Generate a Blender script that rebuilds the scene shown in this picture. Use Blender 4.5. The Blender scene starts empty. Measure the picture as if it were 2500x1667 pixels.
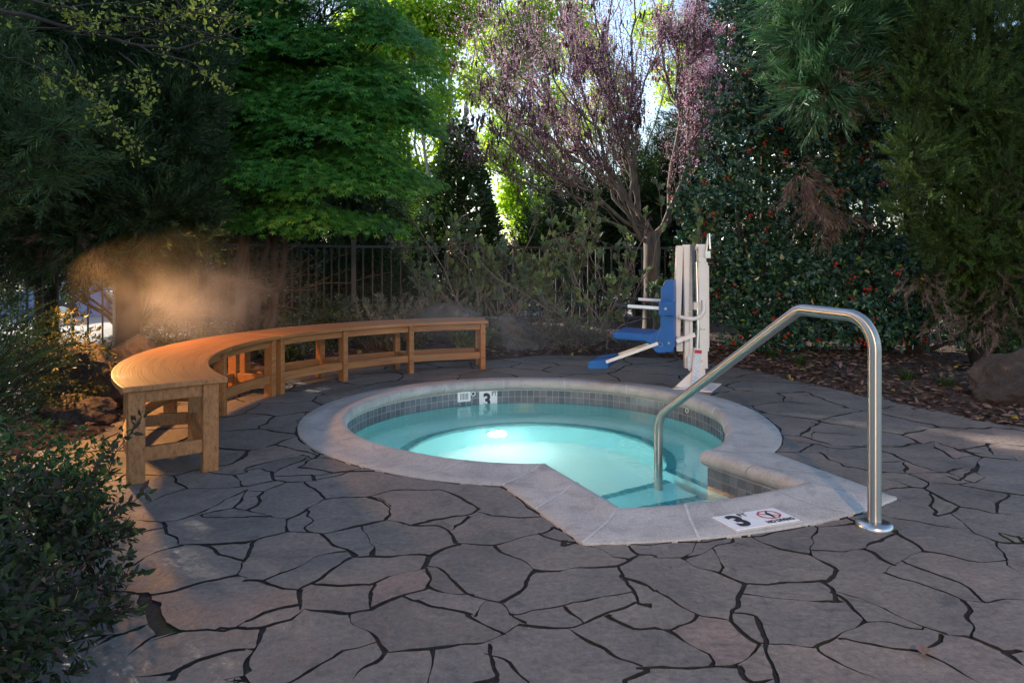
import bpy, bmesh, math, random
import numpy as np
from mathutils import Vector, Matrix
from mathutils.geometry import delaunay_2d_cdt

random.seed(11)
rng = np.random.default_rng(11)
SC = bpy.context.scene
COL = SC.collection
PI = math.pi
R = math.radians

# ------------------------------------------------------------------ measured camera
F, YH, H, CX = 1800.0, 630.0, 1.05, 1250.0      # focal length (photo px), horizon row, eye height, centre column


def at(px, py, Z):                               # photo pixel at a known distance -> world point
    return Vector(((px - CX) / F * Z, Z, H - (py - YH) / F * Z))


def gp(px, py, z=0.0):                           # photo pixel on the horizontal plane z -> world point
    Z = F * (H - z) / (py - YH)
    return Vector(((px - CX) / F * Z, Z, z))


PC = Vector((0.17, 4.92, 0))                     # centre of the round spa (the benches share it)

# ------------------------------------------------------------------ objects


def tag(o, label=None, cat=None, group=None, kind=None):
    if label: o['label'] = label
    if cat: o['category'] = cat
    if group: o['group'] = group
    if kind: o['kind'] = kind
    return o


def empty(name, loc=(0, 0, 0), rz=0.0, label=None, cat=None, group=None):
    o = bpy.data.objects.new(name, None)
    COL.objects.link(o)
    o.location = loc
    o.rotation_euler = (0, 0, rz)
    o.empty_display_size = 0.1
    return tag(o, label, cat, group)


def link(name, me, mats, parent=None):
    o = bpy.data.objects.new(name, me)
    COL.objects.link(o)
    for m in (mats if isinstance(mats, (list, tuple)) else [mats]):
        me.materials.append(m)
    if parent is not None:
        o.parent = parent
        o.matrix_parent_inverse = Matrix.Translation(parent.location).inverted() if parent.rotation_euler.z == 0 else \
            (Matrix.Translation(parent.location) @ Matrix.Rotation(parent.rotation_euler.z, 4, 'Z')).inverted()
    return o


def unit(v):
    return v / np.maximum(np.linalg.norm(v, axis=-1, keepdims=True), 1e-9)


class MB:
    """collects shapes in world coordinates, links them as one mesh object"""

    def __init__(self):
        self.v, self.f, self.m, self.s = [], [], [], []

    def add(self, vs, fs, mi=0, smooth=False):
        b = len(self.v)
        self.v += [tuple(p) for p in vs]
        self.f += [tuple(i + b for i in q) for q in fs]
        self.m += [mi] * len(fs)
        self.s += [smooth] * len(fs)

    def box(self, c, size, rz=0.0, mi=0):
        x, y, z = (s / 2 for s in size)
        ca, sa = math.cos(rz), math.sin(rz)
        vs = [(c[0] + ca * i * x - sa * j * y, c[1] + sa * i * x + ca * j * y, c[2] + k * z) for k in (-1, 1) for j in (-1, 1) for i in (-1, 1)]
        self.add(vs, [(0, 2, 3, 1), (4, 5, 7, 6), (0, 1, 5, 4), (2, 6, 7, 3), (0, 4, 6, 2), (1, 3, 7, 5)], mi)

    def bar(self, p0, p1, w, d, ref=(0, 1, 0), mi=0):
        """rectangular bar from p0 to p1; d is its size along ref, w across"""
        p0, p1 = Vector(p0), Vector(p1)
        a = (p1 - p0).normalized()
        r = Vector(ref)
        r = (r - a * r.dot(a)).normalized()
        s = a.cross(r)
        vs = [p + s * (i * w / 2) + r * (j * d / 2) for p in (p0, p1) for j in (-1, 1) for i in (-1, 1)]
        self.add(vs, [(0, 2, 3, 1), (4, 5, 7, 6), (0, 1, 5, 4), (2, 6, 7, 3), (0, 4, 6, 2), (1, 3, 7, 5)], mi)

    def tube(self, pts, rad, n=8, mi=0, cap=True, smooth=True):
        P = [Vector(p) for p in pts]
        rr = rad if isinstance(rad, (list, tuple, np.ndarray)) else [rad] * len(P)
        vs, fs = [], []
        t0 = (P[1] - P[0]).normalized()
        up = Vector((0, 0, 1)) if abs(t0.z) < 0.9 else Vector((1, 0, 0))
        u = (up - t0 * up.dot(t0)).normalized()
        for i, p in enumerate(P):
            t = (P[min(i + 1, len(P) - 1)] - P[max(i - 1, 0)]).normalized()
            u = (u - t * u.dot(t)).normalized()
            w = t.cross(u)
            for k in range(n):
                a = 2 * PI * k / n
                vs.append(p + (u * math.cos(a) + w * math.sin(a)) * rr[i])
        for i in range(len(P) - 1):
            for k in range(n):
                a, b = i * n + k, i * n + (k + 1) % n
                fs.append((a, b, b + n, a + n))
        self.add(vs, fs, mi, smooth)
        if cap:
            self.add(vs[:n], [tuple(range(n))[::-1]], mi)
            self.add(vs[-n:], [tuple(range(n))], mi)

    def disc(self, c, axis, r, h, n=24, mi=0):
        c, a = Vector(c), Vector(axis).normalized()
        self.tube([c, c + a * h], r, n, mi)

    def prism(self, poly, p0, ux, uy, depth, mi=0):
        """polygon poly (2D) in the frame p0,ux,uy pushed by the vector depth"""
        p0, ux, uy, dv = Vector(p0), Vector(ux), Vector(uy), Vector(depth)
        n = len(poly)
        a = [p0 + ux * x + uy * y for x, y in poly]
        vs = a + [p + dv for p in a]
        fs = [tuple(range(n)), tuple(range(2 * n - 1, n - 1, -1))] + [((i + 1) % n, i, i + n, (i + 1) % n + n) for i in range(n)]
        self.add(vs, fs, mi)

    def build(self, name, mats, parent=None, bevel=0.0, seg=2, recalc=True):
        me = bpy.data.meshes.new(name)
        me.from_pydata(self.v, [], self.f)
        me.polygons.foreach_set('material_index', self.m)
        me.polygons.foreach_set('use_smooth', self.s)
        bm = bmesh.new()
        bm.from_mesh(me)
        if bevel:
            bmesh.ops.remove_doubles(bm, verts=bm.verts, dist=1e-5)
        if recalc: bmesh.ops.recalc_face_normals(bm, faces=bm.faces)
        if bevel:
            es = [e for e in bm.edges if len(e.link_faces) == 2 and e.calc_face_angle(0) > 0.6]
            bmesh.ops.bevel(bm, geom=es, offset=bevel, segments=seg, affect='EDGES', profile=0.5, clamp_overlap=True)
        bm.to_mesh(me)
        bm.free()
        me.update()
        return link(name, me, mats, parent)


def mesh_np(name, V, Fc, mats, parent=None, tint=None, smooth=False, mi=None):
    """fast mesh from arrays; every face has the same corner count"""
    V = np.asarray(V, np.float32)
    Fc = np.asarray(Fc, np.int32)
    me = bpy.data.meshes.new(name)
    m, k = Fc.shape
    me.vertices.add(len(V))
    me.vertices.foreach_set('co', V.ravel())
    me.loops.add(m * k)
    me.loops.foreach_set('vertex_index', Fc.ravel())
    me.polygons.add(m)
    me.polygons.foreach_set('loop_start', np.arange(0, m * k, k, dtype=np.int32))
    me.polygons.foreach_set('use_smooth', np.full(m, smooth))
    if mi is not None:
        me.polygons.foreach_set('material_index', np.asarray(mi, np.int32))
    if tint is not None:
        a = me.attributes.new('tint', 'FLOAT', 'POINT')
        a.data.foreach_set('value', np.asarray(tint, np.float32))
    me.update(calc_edges=True)
    return link(name, me, mats, parent)


# ------------------------------------------------------------------ node helpers
def mat(name):
    m = bpy.data.materials.new(name)
    m.use_nodes = True
    nt = m.node_tree
    return m, nt, nt.nodes['Principled BSDF']


def nd(nt, t, **kw):
    n = nt.nodes.new(t)
    for k, v in kw.items():
        if k.startswith('i_'):
            n.inputs[int(k[2:]) if k[2:].isdigit() else k[2:].replace('_', ' ')].default_value = v
        else:
            setattr(n, k, v)
    return n


def ramp(nt, src, stops):
    n = nt.nodes.new('ShaderNodeValToRGB')
    e = n.color_ramp.elements
    while len(e) < len(stops):
        e.new(0.5)
    for el, (p, c) in zip(e, stops):
        el.position = p
        el.color = (*c, 1) if len(c) == 3 else c
    nt.links.new(src, n.inputs[0])
    return n


def noise(nt, scale, detail=4, rough=0.55, vec=None, dist=0.0):
    n = nt.nodes.new('ShaderNodeTexNoise')
    n.inputs['Scale'].default_value = scale
    n.inputs['Detail'].default_value = detail
    n.inputs['Roughness'].default_value = rough
    n.inputs['Distortion'].default_value = dist
    if vec is None:
        vec = geo_pos(nt)
    nt.links.new(vec, n.inputs['Vector'])
    return n


def geo_pos(nt):
    for n in nt.nodes:
        if n.bl_idname == 'ShaderNodeNewGeometry':
            return n.outputs['Position']
    return nt.nodes.new('ShaderNodeNewGeometry').outputs['Position']


def mixc(nt, fac, a, b, mode='MIX'):
    n = nt.nodes.new('ShaderNodeMix')
    n.data_type = 'RGBA'
    n.blend_type = mode
    for s, v in ((n.inputs[0], fac), (n.inputs[6], a), (n.inputs[7], b)):
        if hasattr(v, 'node'):
            nt.links.new(v, s)
        elif isinstance(v, (int, float)):
            s.default_value = v
        else:
            s.default_value = (*v, 1)
    return n.outputs[2]


def bump(nt, bsdf, height, strength=0.3, dist=0.01, prev=None):
    b = nt.nodes.new('ShaderNodeBump')
    b.inputs['Strength'].default_value = strength
    b.inputs['Distance'].default_value = dist
    nt.links.new(height, b.inputs['Height'])
    if prev is not None:
        nt.links.new(prev, b.inputs['Normal'])
    nt.links.new(b.outputs[0], bsdf.inputs['Normal'])
    return b.outputs[0]


def plain(name, col, rough=0.5, metal=0.0, var=0.12, scale=14.0, bmp=0.0):
    """a painted / moulded surface with a little wear"""
    m, nt, b = mat(name)
    n = noise(nt, scale, 5)
    dark = tuple(c * (1 - var) for c in col)
    lite = tuple(min(1, c * (1 + var)) for c in col)
    r = ramp(nt, n.outputs[0], [(0.3, dark), (0.7, lite)])
    nt.links.new(r.outputs[0], b.inputs['Base Color'])
    b.inputs['Roughness'].default_value = rough
    b.inputs['Metallic'].default_value = metal
    if bmp:
        n2 = noise(nt, scale * 12, 3)
        bump(nt, b, n2.outputs[0], bmp, 0.003)
    return m


def leafmat(name, stops, rough=0.5, trans=0.35, tcol=None, spec=0.4):
    """leaf: colour by the leaf's own tint, gloss, and light passing through"""
    m, nt, b = mat(name)
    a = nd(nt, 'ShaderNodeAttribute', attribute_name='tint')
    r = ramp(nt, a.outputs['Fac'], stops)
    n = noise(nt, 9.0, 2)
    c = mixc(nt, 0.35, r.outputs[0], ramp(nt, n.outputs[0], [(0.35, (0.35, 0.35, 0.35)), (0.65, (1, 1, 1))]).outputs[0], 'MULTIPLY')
    nt.links.new(c, b.inputs['Base Color'])
    b.inputs['Roughness'].default_value = rough
    b.inputs['Specular IOR Level'].default_value = spec
    t = nd(nt, 'ShaderNodeBsdfTranslucent')
    k = tcol or (1.0, 1.0, 0.55)
    nt.links.new(mixc(nt, 1.0, c, tuple(min(1.0, x * 1.5) for x in k), 'MULTIPLY'), t.inputs['Color'])
    mx = nd(nt, 'ShaderNodeMixShader', i_0=trans)
    nt.links.new(b.outputs[0], mx.inputs[1])
    nt.links.new(t.outputs[0], mx.inputs[2])
    nt.links.new(mx.outputs[0], nt.nodes['Material Output'].inputs['Surface'])
    return m


def barkmat(name, c0, c1, scale=18):
    m, nt, b = mat(name)
    mp = nd(nt, 'ShaderNodeMapping')
    mp.inputs['Scale'].default_value = (1, 1, 0.25)
    nt.links.new(geo_pos(nt), mp.inputs[0])
    n = noise(nt, scale, 6, 0.65, mp.outputs[0])
    nt.links.new(ramp(nt, n.outputs[0], [(0.3, c0), (0.7, c1)]).outputs[0], b.inputs['Base Color'])
    b.inputs['Roughness'].default_value = 0.85
    bump(nt, b, n.outputs[0], 0.6, 0.01)
    return m
# ------------------------------------------------------------------ materials
def stone_material():
    m, nt, b = mat('flagstone')
    a = nd(nt, 'ShaderNodeAttribute', attribute_name='tint')
    base = ramp(nt, a.outputs['Fac'], [(0.0, (0.128, 0.112, 0.098)), (0.3, (0.180, 0.155, 0.130)), (0.55, (0.150, 0.132, 0.116)), (0.75, (0.172, 0.152, 0.134)), (0.92, (0.190, 0.152, 0.126)), (1.0, (0.212, 0.156, 0.130))])
    n1 = noise(nt, 3.2, 8, 0.68)
    c = mixc(nt, 0.75, base.outputs[0], ramp(nt, n1.outputs[0], [(0.30, (0.60, 0.60, 0.64)), (0.5, (0.95, 0.94, 0.95)), (0.72, (1.35, 1.24, 1.18))]).outputs[0], 'MULTIPLY')
    n0 = noise(nt, 1.1, 3, 0.5, dist=0.6)
    c = mixc(nt, ramp(nt, n0.outputs[0], [(0.55, (0, 0, 0)), (0.75, (0.3, 0.3, 0.3))]).outputs[0], c, (0.15, 0.115, 0.108))
    n2 = noise(nt, 46, 4, 0.7)
    c = mixc(nt, 0.55, c, ramp(nt, n2.outputs[0], [(0.35, (0.52, 0.52, 0.52)), (0.7, (1.4, 1.4, 1.4))]).outputs[0], 'MULTIPLY')
    n5 = noise(nt, 330, 2, 0.5)                   # pale and dark grit of uneven size
    n6 = noise(nt, 21, 4, 0.6)
    grit = ramp(nt, n5.outputs[0], [(0.62, (0, 0, 0)), (0.70, (0.75, 0.75, 0.75))]).outputs[0]
    c = mixc(nt, mixc(nt, 1.0, grit, ramp(nt, n6.outputs[0], [(0.38, (0.15, 0.15, 0.15)), (0.66, (1, 1, 1))]).outputs[0], 'MULTIPLY'), c, (0.40, 0.39, 0.38))
    c = mixc(nt, ramp(nt, n5.outputs[0], [(0.26, (0.8, 0.8, 0.8)), (0.33, (0, 0, 0))]).outputs[0], c, (0.035, 0.034, 0.036))
    n7 = noise(nt, 7.5, 5, 0.7, dist=1.5)         # damp stains
    c = mixc(nt, ramp(nt, n7.outputs[0], [(0.56, (0, 0, 0)), (0.66, (0.55, 0.55, 0.55))]).outputs[0], c, (0.058, 0.054, 0.056))
    nt.links.new(c, b.inputs['Base Color'])
    rr = ramp(nt, n1.outputs[0], [(0.3, (0.5, 0.5, 0.5)), (0.7, (0.78, 0.78, 0.78))])
    nt.links.new(rr.outputs[0], b.inputs['Roughness'])
    p = bump(nt, b, n2.outputs[0], 0.55, 0.008)
    n3 = noise(nt, 6, 6, 0.62)
    p = bump(nt, b, n3.outputs[0], 0.6, 0.035, p)
    n4 = noise(nt, 260, 2, 0.5)
    bump(nt, b, n4.outputs[0], 0.25, 0.002, p)
    return m


def soil_material(name, c0, c1, moss=None, scale=30):
    m, nt, b = mat(name)
    n = noise(nt, scale, 6, 0.7)
    c = ramp(nt, n.outputs[0], [(0.3, c0), (0.7, c1)]).outputs[0]
    if moss:
        n2 = noise(nt, 1.7, 3, 0.6)
        c = mixc(nt, ramp(nt, n2.outputs[0], [(0.60, (0, 0, 0)), (0.70, (0.9, 0.9, 0.9))]).outputs[0], c, moss)
    nt.links.new(c, b.inputs['Base Color'])
    b.inputs['Roughness'].default_value = 0.95
    bump(nt, b, n.outputs[0], 0.9, 0.02)
    return m


def concrete_material():
    m, nt, b = mat('cast_coping')
    n1 = noise(nt, 2.4, 4, 0.5)
    n2 = noise(nt, 140, 3, 0.6)
    c = ramp(nt, n1.outputs[0], [(0.3, (0.345, 0.325, 0.305)), (0.7, (0.45, 0.42, 0.39))]).outputs[0]
    c = mixc(nt, 0.7, c, ramp(nt, n2.outputs[0], [(0.33, (0.66, 0.66, 0.67)), (0.67, (1.25, 1.25, 1.25))]).outputs[0], 'MULTIPLY')
    n3 = noise(nt, 8, 6, 0.7, dist=1.0)
    c = mixc(nt, 0.8, c, ramp(nt, n3.outputs[0], [(0.36, (0.74, 0.73, 0.73)), (0.5, (1, 1, 1)), (0.7, (1.12, 1.10, 1.08))]).outputs[0], 'MULTIPLY')
    nt.links.new(c, b.inputs['Base Color'])
    b.inputs['Roughness'].default_value = 0.62
    bump(nt, b, n2.outputs[0], 0.3, 0.003)
    return m


def tile_material():
    """glazed square tiles; each tile is its own face island with its own tint"""
    m, nt, b = mat('glazed_tile')
    a = nd(nt, 'ShaderNodeAttribute', attribute_name='tint')
    n = noise(nt, 55, 4, 0.6)
    c = ramp(nt, a.outputs['Fac'], [(0, (0.075, 0.085, 0.10)), (0.5, (0.115, 0.125, 0.14)), (1, (0.17, 0.175, 0.19))]).outputs[0]
    c = mixc(nt, 0.6, c, ramp(nt, n.outputs[0], [(0.3, (0.6, 0.6, 0.65)), (0.7, (1.3, 1.3, 1.3))]).outputs[0], 'MULTIPLY')
    nt.links.new(c, b.inputs['Base Color'])
    b.inputs['Roughness'].default_value = 0.22
    return m


def wood_material():
    m, nt, b = mat('stained_wood')
    # grain runs round the arc of the bench: rings about the spa's centre
    g = geo_pos(nt)
    sub = nd(nt, 'ShaderNodeVectorMath', operation='SUBTRACT')
    sub.inputs[1].default_value = (PC.x, PC.y, 0)
    nt.links.new(g, sub.inputs[0])
    sep = nd(nt, 'ShaderNodeSeparateXYZ')
    nt.links.new(sub.outputs[0], sep.inputs[0])
    at2 = nd(nt, 'ShaderNodeMath', operation='ARCTAN2')
    nt.links.new(sep.outputs[1], at2.inputs[0])
    nt.links.new(sep.outputs[0], at2.inputs[1])
    flat = nd(nt, 'ShaderNodeCombineXYZ')
    nt.links.new(sep.outputs[0], flat.inputs[0])
    nt.links.new(sep.outputs[1], flat.inputs[1])
    ln = nd(nt, 'ShaderNodeVectorMath', operation='LENGTH')
    nt.links.new(flat.outputs[0], ln.inputs[0])
    cmb = nd(nt, 'ShaderNodeCombineXYZ')
    nt.links.new(ln.outputs['Value'], cmb.inputs[0])
    nt.links.new(at2.outputs[0], cmb.inputs[1])
    nt.links.new(sep.outputs[2], cmb.inputs[2])
    mp = nd(nt, 'ShaderNodeMapping')
    mp.inputs['Scale'].default_value = (90, 5, 40)
    nt.links.new(cmb.outputs[0], mp.inputs[0])
    n = noise(nt, 1.0, 5, 0.62, mp.outputs[0])
    n2 = noise(nt, 2.2, 3, 0.5)
    c = ramp(nt, n.outputs[0], [(0.30, (0.16, 0.060, 0.017)), (0.46, (0.32, 0.132, 0.042)), (0.6, (0.37, 0.158, 0.053)), (0.75, (0.46, 0.22, 0.085))]).outputs[0]
    c = mixc(nt, 0.5, c, ramp(nt, n2.outputs[0], [(0.3, (0.72, 0.70, 0.70)), (0.7, (1.15, 1.15, 1.15))]).outputs[0], 'MULTIPLY')
    nt.links.new(c, b.inputs['Base Color'])
    b.inputs['Roughness'].default_value = 0.5
    bump(nt, b, n.outputs[0], 0.35, 0.004)
    return m


def steel_material():
    m, nt, b = mat('brushed_steel')
    b.inputs['Base Color'].default_value = (0.42, 0.40, 0.37, 1)
    b.inputs['Metallic'].default_value = 1.0
    n = noise(nt, 30, 4, 0.6)
    nt.links.new(ramp(nt, n.outputs[0], [(0.3, (0.34, 0.34, 0.34)), (0.7, (0.42, 0.42, 0.42))]).outputs[0], b.inputs['Roughness'])
    b.inputs['Anisotropic'].default_value = 0.95    # brushed round the tube: highlights run along it
    nt.links.new(nd(nt, 'ShaderNodeAttribute', attribute_name='axis').outputs['Vector'], b.inputs['Tangent'])
    mp = nd(nt, 'ShaderNodeMapping')
    mp.inputs['Scale'].default_value = (400, 400, 6)
    nt.links.new(geo_pos(nt), mp.inputs[0])
    n2 = noise(nt, 1.0, 2, 0.5, mp.outputs[0])
    bump(nt, b, n2.outputs[0], 0.06, 0.001)
    return m


def rock_material(name, stops, scale=5):
    m, nt, b = mat(name)
    n = noise(nt, scale, 8, 0.68, dist=1.2)
    n2 = noise(nt, scale * 9, 5, 0.7)
    c = ramp(nt, n.outputs[0], stops).outputs[0]
    c = mixc(nt, 0.7, c, ramp(nt, n2.outputs[0], [(0.3, (0.5, 0.5, 0.5)), (0.7, (1.35, 1.35, 1.35))]).outputs[0], 'MULTIPLY')
    nt.links.new(c, b.inputs['Base Color'])
    b.inputs['Roughness'].default_value = 0.85
    p = bump(nt, b, n.outputs[0], 0.8, 0.06)
    bump(nt, b, n2.outputs[0], 0.7, 0.012, p)
    return m


def water_material():
    m, nt, b = mat('spa_water')
    nt.nodes.remove(b)
    g = nd(nt, 'ShaderNodeBsdfRefraction', i_IOR=1.33, i_Roughness=0.0)
    g.inputs['Color'].default_value = (0.80, 0.97, 0.96, 1)
    s = nd(nt, 'ShaderNodeBsdfGlossy', i_Roughness=0.015)
    s.inputs['Color'].default_value = (1, 1, 1, 1)
    fr = nd(nt, 'ShaderNodeFresnel', i_IOR=1.33)
    mx = nd(nt, 'ShaderNodeMixShader')
    n = noise(nt, 7.0, 3, 0.5, dist=0.4)
    n2 = noise(nt, 28.0, 2, 0.5)
    b1 = nd(nt, 'ShaderNodeBump', i_Strength=0.13, i_Distance=0.02)
    nt.links.new(n.outputs[0], b1.inputs['Height'])
    b2 = nd(nt, 'ShaderNodeBump', i_Strength=0.12, i_Distance=0.006)
    nt.links.new(n2.outputs[0], b2.inputs['Height'])
    nt.links.new(b1.outputs[0], b2.inputs['Normal'])
    for q in (g, s, fr):
        nt.links.new(b2.outputs[0], q.inputs['Normal'])
    nt.links.new(fr.outputs[0], mx.inputs[0])
    nt.links.new(g.outputs[0], mx.inputs[1])
    nt.links.new(s.outputs[0], mx.inputs[2])
    nt.links.new(mx.outputs[0], nt.nodes['Material Output'].inputs['Surface'])
    v = nd(nt, 'ShaderNodeVolumePrincipled')      # slightly cloudy, aerated water
    v.inputs['Color'].default_value = (0.72, 0.98, 0.99, 1)
    v.inputs['Density'].default_value = 0.30
    v.inputs['Anisotropy'].default_value = 0.5
    v.inputs['Absorption Color'].default_value = (0.5, 0.96, 1.0, 1)
    nt.links.new(v.outputs[0], nt.nodes['Material Output'].inputs['Volume'])
    return m


def emit(name, col, strength):
    m, nt, b = mat(name)
    b.inputs['Base Color'].default_value = (0.8, 0.8, 0.8, 1)
    b.inputs['Emission Color'].default_value = (*col, 1)
    b.inputs['Emission Strength'].default_value = strength
    return m


M = {}
M['stone'] = stone_material()
M['joint'] = soil_material('joint_soil', (0.010, 0.010, 0.010), (0.042, 0.040, 0.038), (0.028, 0.055, 0.010), 60)
M['mulch'] = soil_material('mulch', (0.022, 0.014, 0.011), (0.095, 0.062, 0.048), None, 28)
M['asphalt'] = soil_material('pale_road', (0.30, 0.29, 0.28), (0.42, 0.41, 0.40), None, 20)
M['coping'] = concrete_material()
M['grout'] = plain('pale_grout', (0.46, 0.45, 0.43), 0.8, var=0.15, scale=40)
M['tile'] = tile_material()
M['plaster'] = plain('pool_plaster', (0.36, 0.76, 0.79), 0.6, var=0.05, scale=3)
M['floor'] = plain('pool_floor', (0.76, 0.88, 0.85), 0.6, var=0.05, scale=3)
M['teal'] = plain('teal_tile', (0.015, 0.30, 0.36), 0.3, var=0.3, scale=25)
M['water'] = water_material()
M['wood'] = wood_material()
M['steel'] = steel_material()
M['cream'] = plain('cream_paint', (0.80, 0.69, 0.61), 0.4, var=0.05, scale=7)
M['blue'] = plain('blue_plastic', (0.008, 0.088, 0.30), 0.38, var=0.16, scale=11, bmp=0.08)
M['black'] = plain('black_rubber', (0.015, 0.015, 0.016), 0.7)
M['white'] = plain('white_panel', (0.78, 0.77, 0.76), 0.4, var=0.04)
M['ink'] = plain('dark_ink', (0.018, 0.02, 0.025), 0.5)
M['red'] = plain('red_ink', (0.50, 0.02, 0.045), 0.5)
M['chrome'] = plain('bare_metal', (0.5, 0.5, 0.5), 0.3, 1.0)
M['wire'] = plain('grey_spring', (0.22, 0.22, 0.22), 0.45, 0.6)
M['label'] = plain('faded_label', (0.62, 0.62, 0.64), 0.5, var=0.25, scale=60)
M['added_fill'] = emit('added_pool_fill', (0.80, 1.0, 0.97), 120)
M['lamp'] = emit('lit_pool_lamp', (0.88, 1.0, 0.96), 80)
M['fence'] = plain('bronze_fence', (0.042, 0.027, 0.021), 0.5, var=0.2)
M['rock'] = rock_material('weathered_rock', [(0.28, (0.030, 0.024, 0.021)), (0.48, (0.055, 0.038, 0.029)), (0.62, (0.085, 0.060, 0.045)), (0.82, (0.22, 0.18, 0.15))])
M['grey_rock'] = rock_material('grey_rock', [(0.3, (0.06, 0.058, 0.056)), (0.5, (0.13, 0.12, 0.11)), (0.75, (0.22, 0.20, 0.18))])
M['bark'] = barkmat('grey_bark', (0.055, 0.043, 0.036), (0.16, 0.132, 0.110))
M['dark_bark'] = barkmat('dark_bark', (0.016, 0.012, 0.010), (0.055, 0.038, 0.029))
M['twig'] = barkmat('pale_twig', (0.12, 0.098, 0.088), (0.27, 0.23, 0.205))
M['pale_bark'] = barkmat('pale_bark', (0.16, 0.14, 0.11), (0.34, 0.31, 0.27))
M['maple'] = leafmat('maple_leaf', [(0, (0.030, 0.125, 0.024)), (0.5, (0.065, 0.235, 0.038)), (0.8, (0.13, 0.33, 0.050)), (1, (0.26, 0.50, 0.085))], 0.5, 0.45)  # palest stop puts leaf highlights into the colour of random leaves
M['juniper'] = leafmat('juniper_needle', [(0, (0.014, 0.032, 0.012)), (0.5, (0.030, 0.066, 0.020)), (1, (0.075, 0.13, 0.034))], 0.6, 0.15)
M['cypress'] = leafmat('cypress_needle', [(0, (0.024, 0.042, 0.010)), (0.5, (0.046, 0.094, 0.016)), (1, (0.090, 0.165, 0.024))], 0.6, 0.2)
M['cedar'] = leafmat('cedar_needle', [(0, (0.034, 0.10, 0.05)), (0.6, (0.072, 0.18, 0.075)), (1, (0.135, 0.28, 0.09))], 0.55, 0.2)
M['dead'] = leafmat('dead_needle', [(0, (0.10, 0.050, 0.038)), (0.6, (0.18, 0.112, 0.088)), (1, (0.27, 0.185, 0.15))], 0.7, 0.15, (1, 0.7, 0.5))
M['holly'] = leafmat('holly_leaf', [(0, (0.022, 0.066, 0.044)), (0.6, (0.046, 0.125, 0.076)), (0.94, (0.08, 0.18, 0.08)), (1, (0.24, 0.36, 0.05))], 0.27, 0.12, spec=0.7)
M['berry'] = plain('red_berry', (0.62, 0.022, 0.014), 0.3, var=0.2)
M['lime'] = leafmat('lime_leaf', [(0, (0.26, 0.42, 0.025)), (0.5, (0.38, 0.58, 0.04)), (1, (0.56, 0.74, 0.09))], 0.5, 0.78)
M['privet'] = leafmat('privet_leaf', [(0, (0.015, 0.040, 0.012)), (0.6, (0.035, 0.080, 0.020)), (1, (0.09, 0.15, 0.035))], 0.35, 0.2)
M['blossom'] = leafmat('pink_blossom', [(0, (0.28, 0.14, 0.22)), (0.5, (0.48, 0.27, 0.40)), (1, (0.72, 0.48, 0.62))], 0.6, 0.5, (1, 0.85, 1))
M['pod'] = leafmat('brown_pod', [(0, (0.035, 0.018, 0.020)), (0.6, (0.085, 0.042, 0.042)), (1, (0.16, 0.085, 0.075))], 0.6, 0.2, (1, 0.7, 0.6))
M['hydrangea'] = leafmat('hydrangea_leaf', [(0, (0.09, 0.14, 0.08)), (0.6, (0.15, 0.225, 0.13)), (1, (0.26, 0.36, 0.11))], 0.5, 0.3)
M['dry_flower'] = leafmat('dry_flower', [(0, (0.12, 0.085, 0.065)), (1, (0.26, 0.20, 0.16))], 0.8, 0.2, (1, 0.8, 0.6))
M['spring_leaf'] = leafmat('spring_leaf', [(0, (0.17, 0.22, 0.035)), (0.6, (0.28, 0.33, 0.055)), (1, (0.40, 0.42, 0.08))], 0.5, 0.4)
M['purple_leaf'] = leafmat('purple_leaf', [(0, (0.018, 0.030, 0.012)), (0.45, (0.034, 0.056, 0.018)), (0.66, (0.040, 0.036, 0.030)), (0.85, (0.068, 0.036, 0.034)), (1, (0.080, 0.115, 0.024))], 0.6, 0.15, spec=0.2)
M['ground_leaf'] = leafmat('ground_leaf', [(0, (0.025, 0.060, 0.016)), (0.6, (0.050, 0.115, 0.028)), (1, (0.095, 0.165, 0.035))], 0.45, 0.3)
M['yew'] = leafmat('yew_needle', [(0, (0.022, 0.042, 0.010)), (0.7, (0.05, 0.085, 0.016)), (1, (0.11, 0.13, 0.02))], 0.45, 0.15)
M['gold_leaf'] = leafmat('gold_leaf', [(0, (0.030, 0.045, 0.012)), (0.7, (0.06, 0.085, 0.018)), (0.92, (0.30, 0.22, 0.02)), (1, (0.5, 0.33, 0.03))], 0.45, 0.2)
M['boxwood'] = leafmat('boxwood_leaf', [(0, (0.025, 0.045, 0.014)), (0.6, (0.05, 0.085, 0.024)), (1, (0.09, 0.13, 0.035))], 0.4, 0.2)
M['lavender'] = leafmat('lavender_leaf', [(0, (0.07, 0.085, 0.06)), (1, (0.17, 0.185, 0.14))], 0.7, 0.2)
M['grass'] = leafmat('grass_blade', [(0, (0.03, 0.065, 0.014)), (1, (0.08, 0.14, 0.03))], 0.5, 0.3)
M['litter'] = leafmat('leaf_litter', [(0, (0.055, 0.030, 0.023)), (0.55, (0.16, 0.088, 0.065)), (0.93, (0.29, 0.185, 0.15)), (1, (0.42, 0.31, 0.05))], 0.7, 0.15, (1, 0.7, 0.5))
M['car_blue'] = plain('blue_car_paint', (0.05, 0.13, 0.33), 0.25, var=0.05)
M['car_white'] = plain('white_car_paint', (0.75, 0.76, 0.78), 0.25, var=0.03)
M['car_glass'] = plain('car_glass', (0.03, 0.045, 0.05), 0.08)
# ------------------------------------------------------------------ spa outline: matched outer and inner paths
PC = Vector((0.145, 4.94, 0))
RO = 1.52


def v2(p): return np.array([p[0], p[1]], float)


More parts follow.
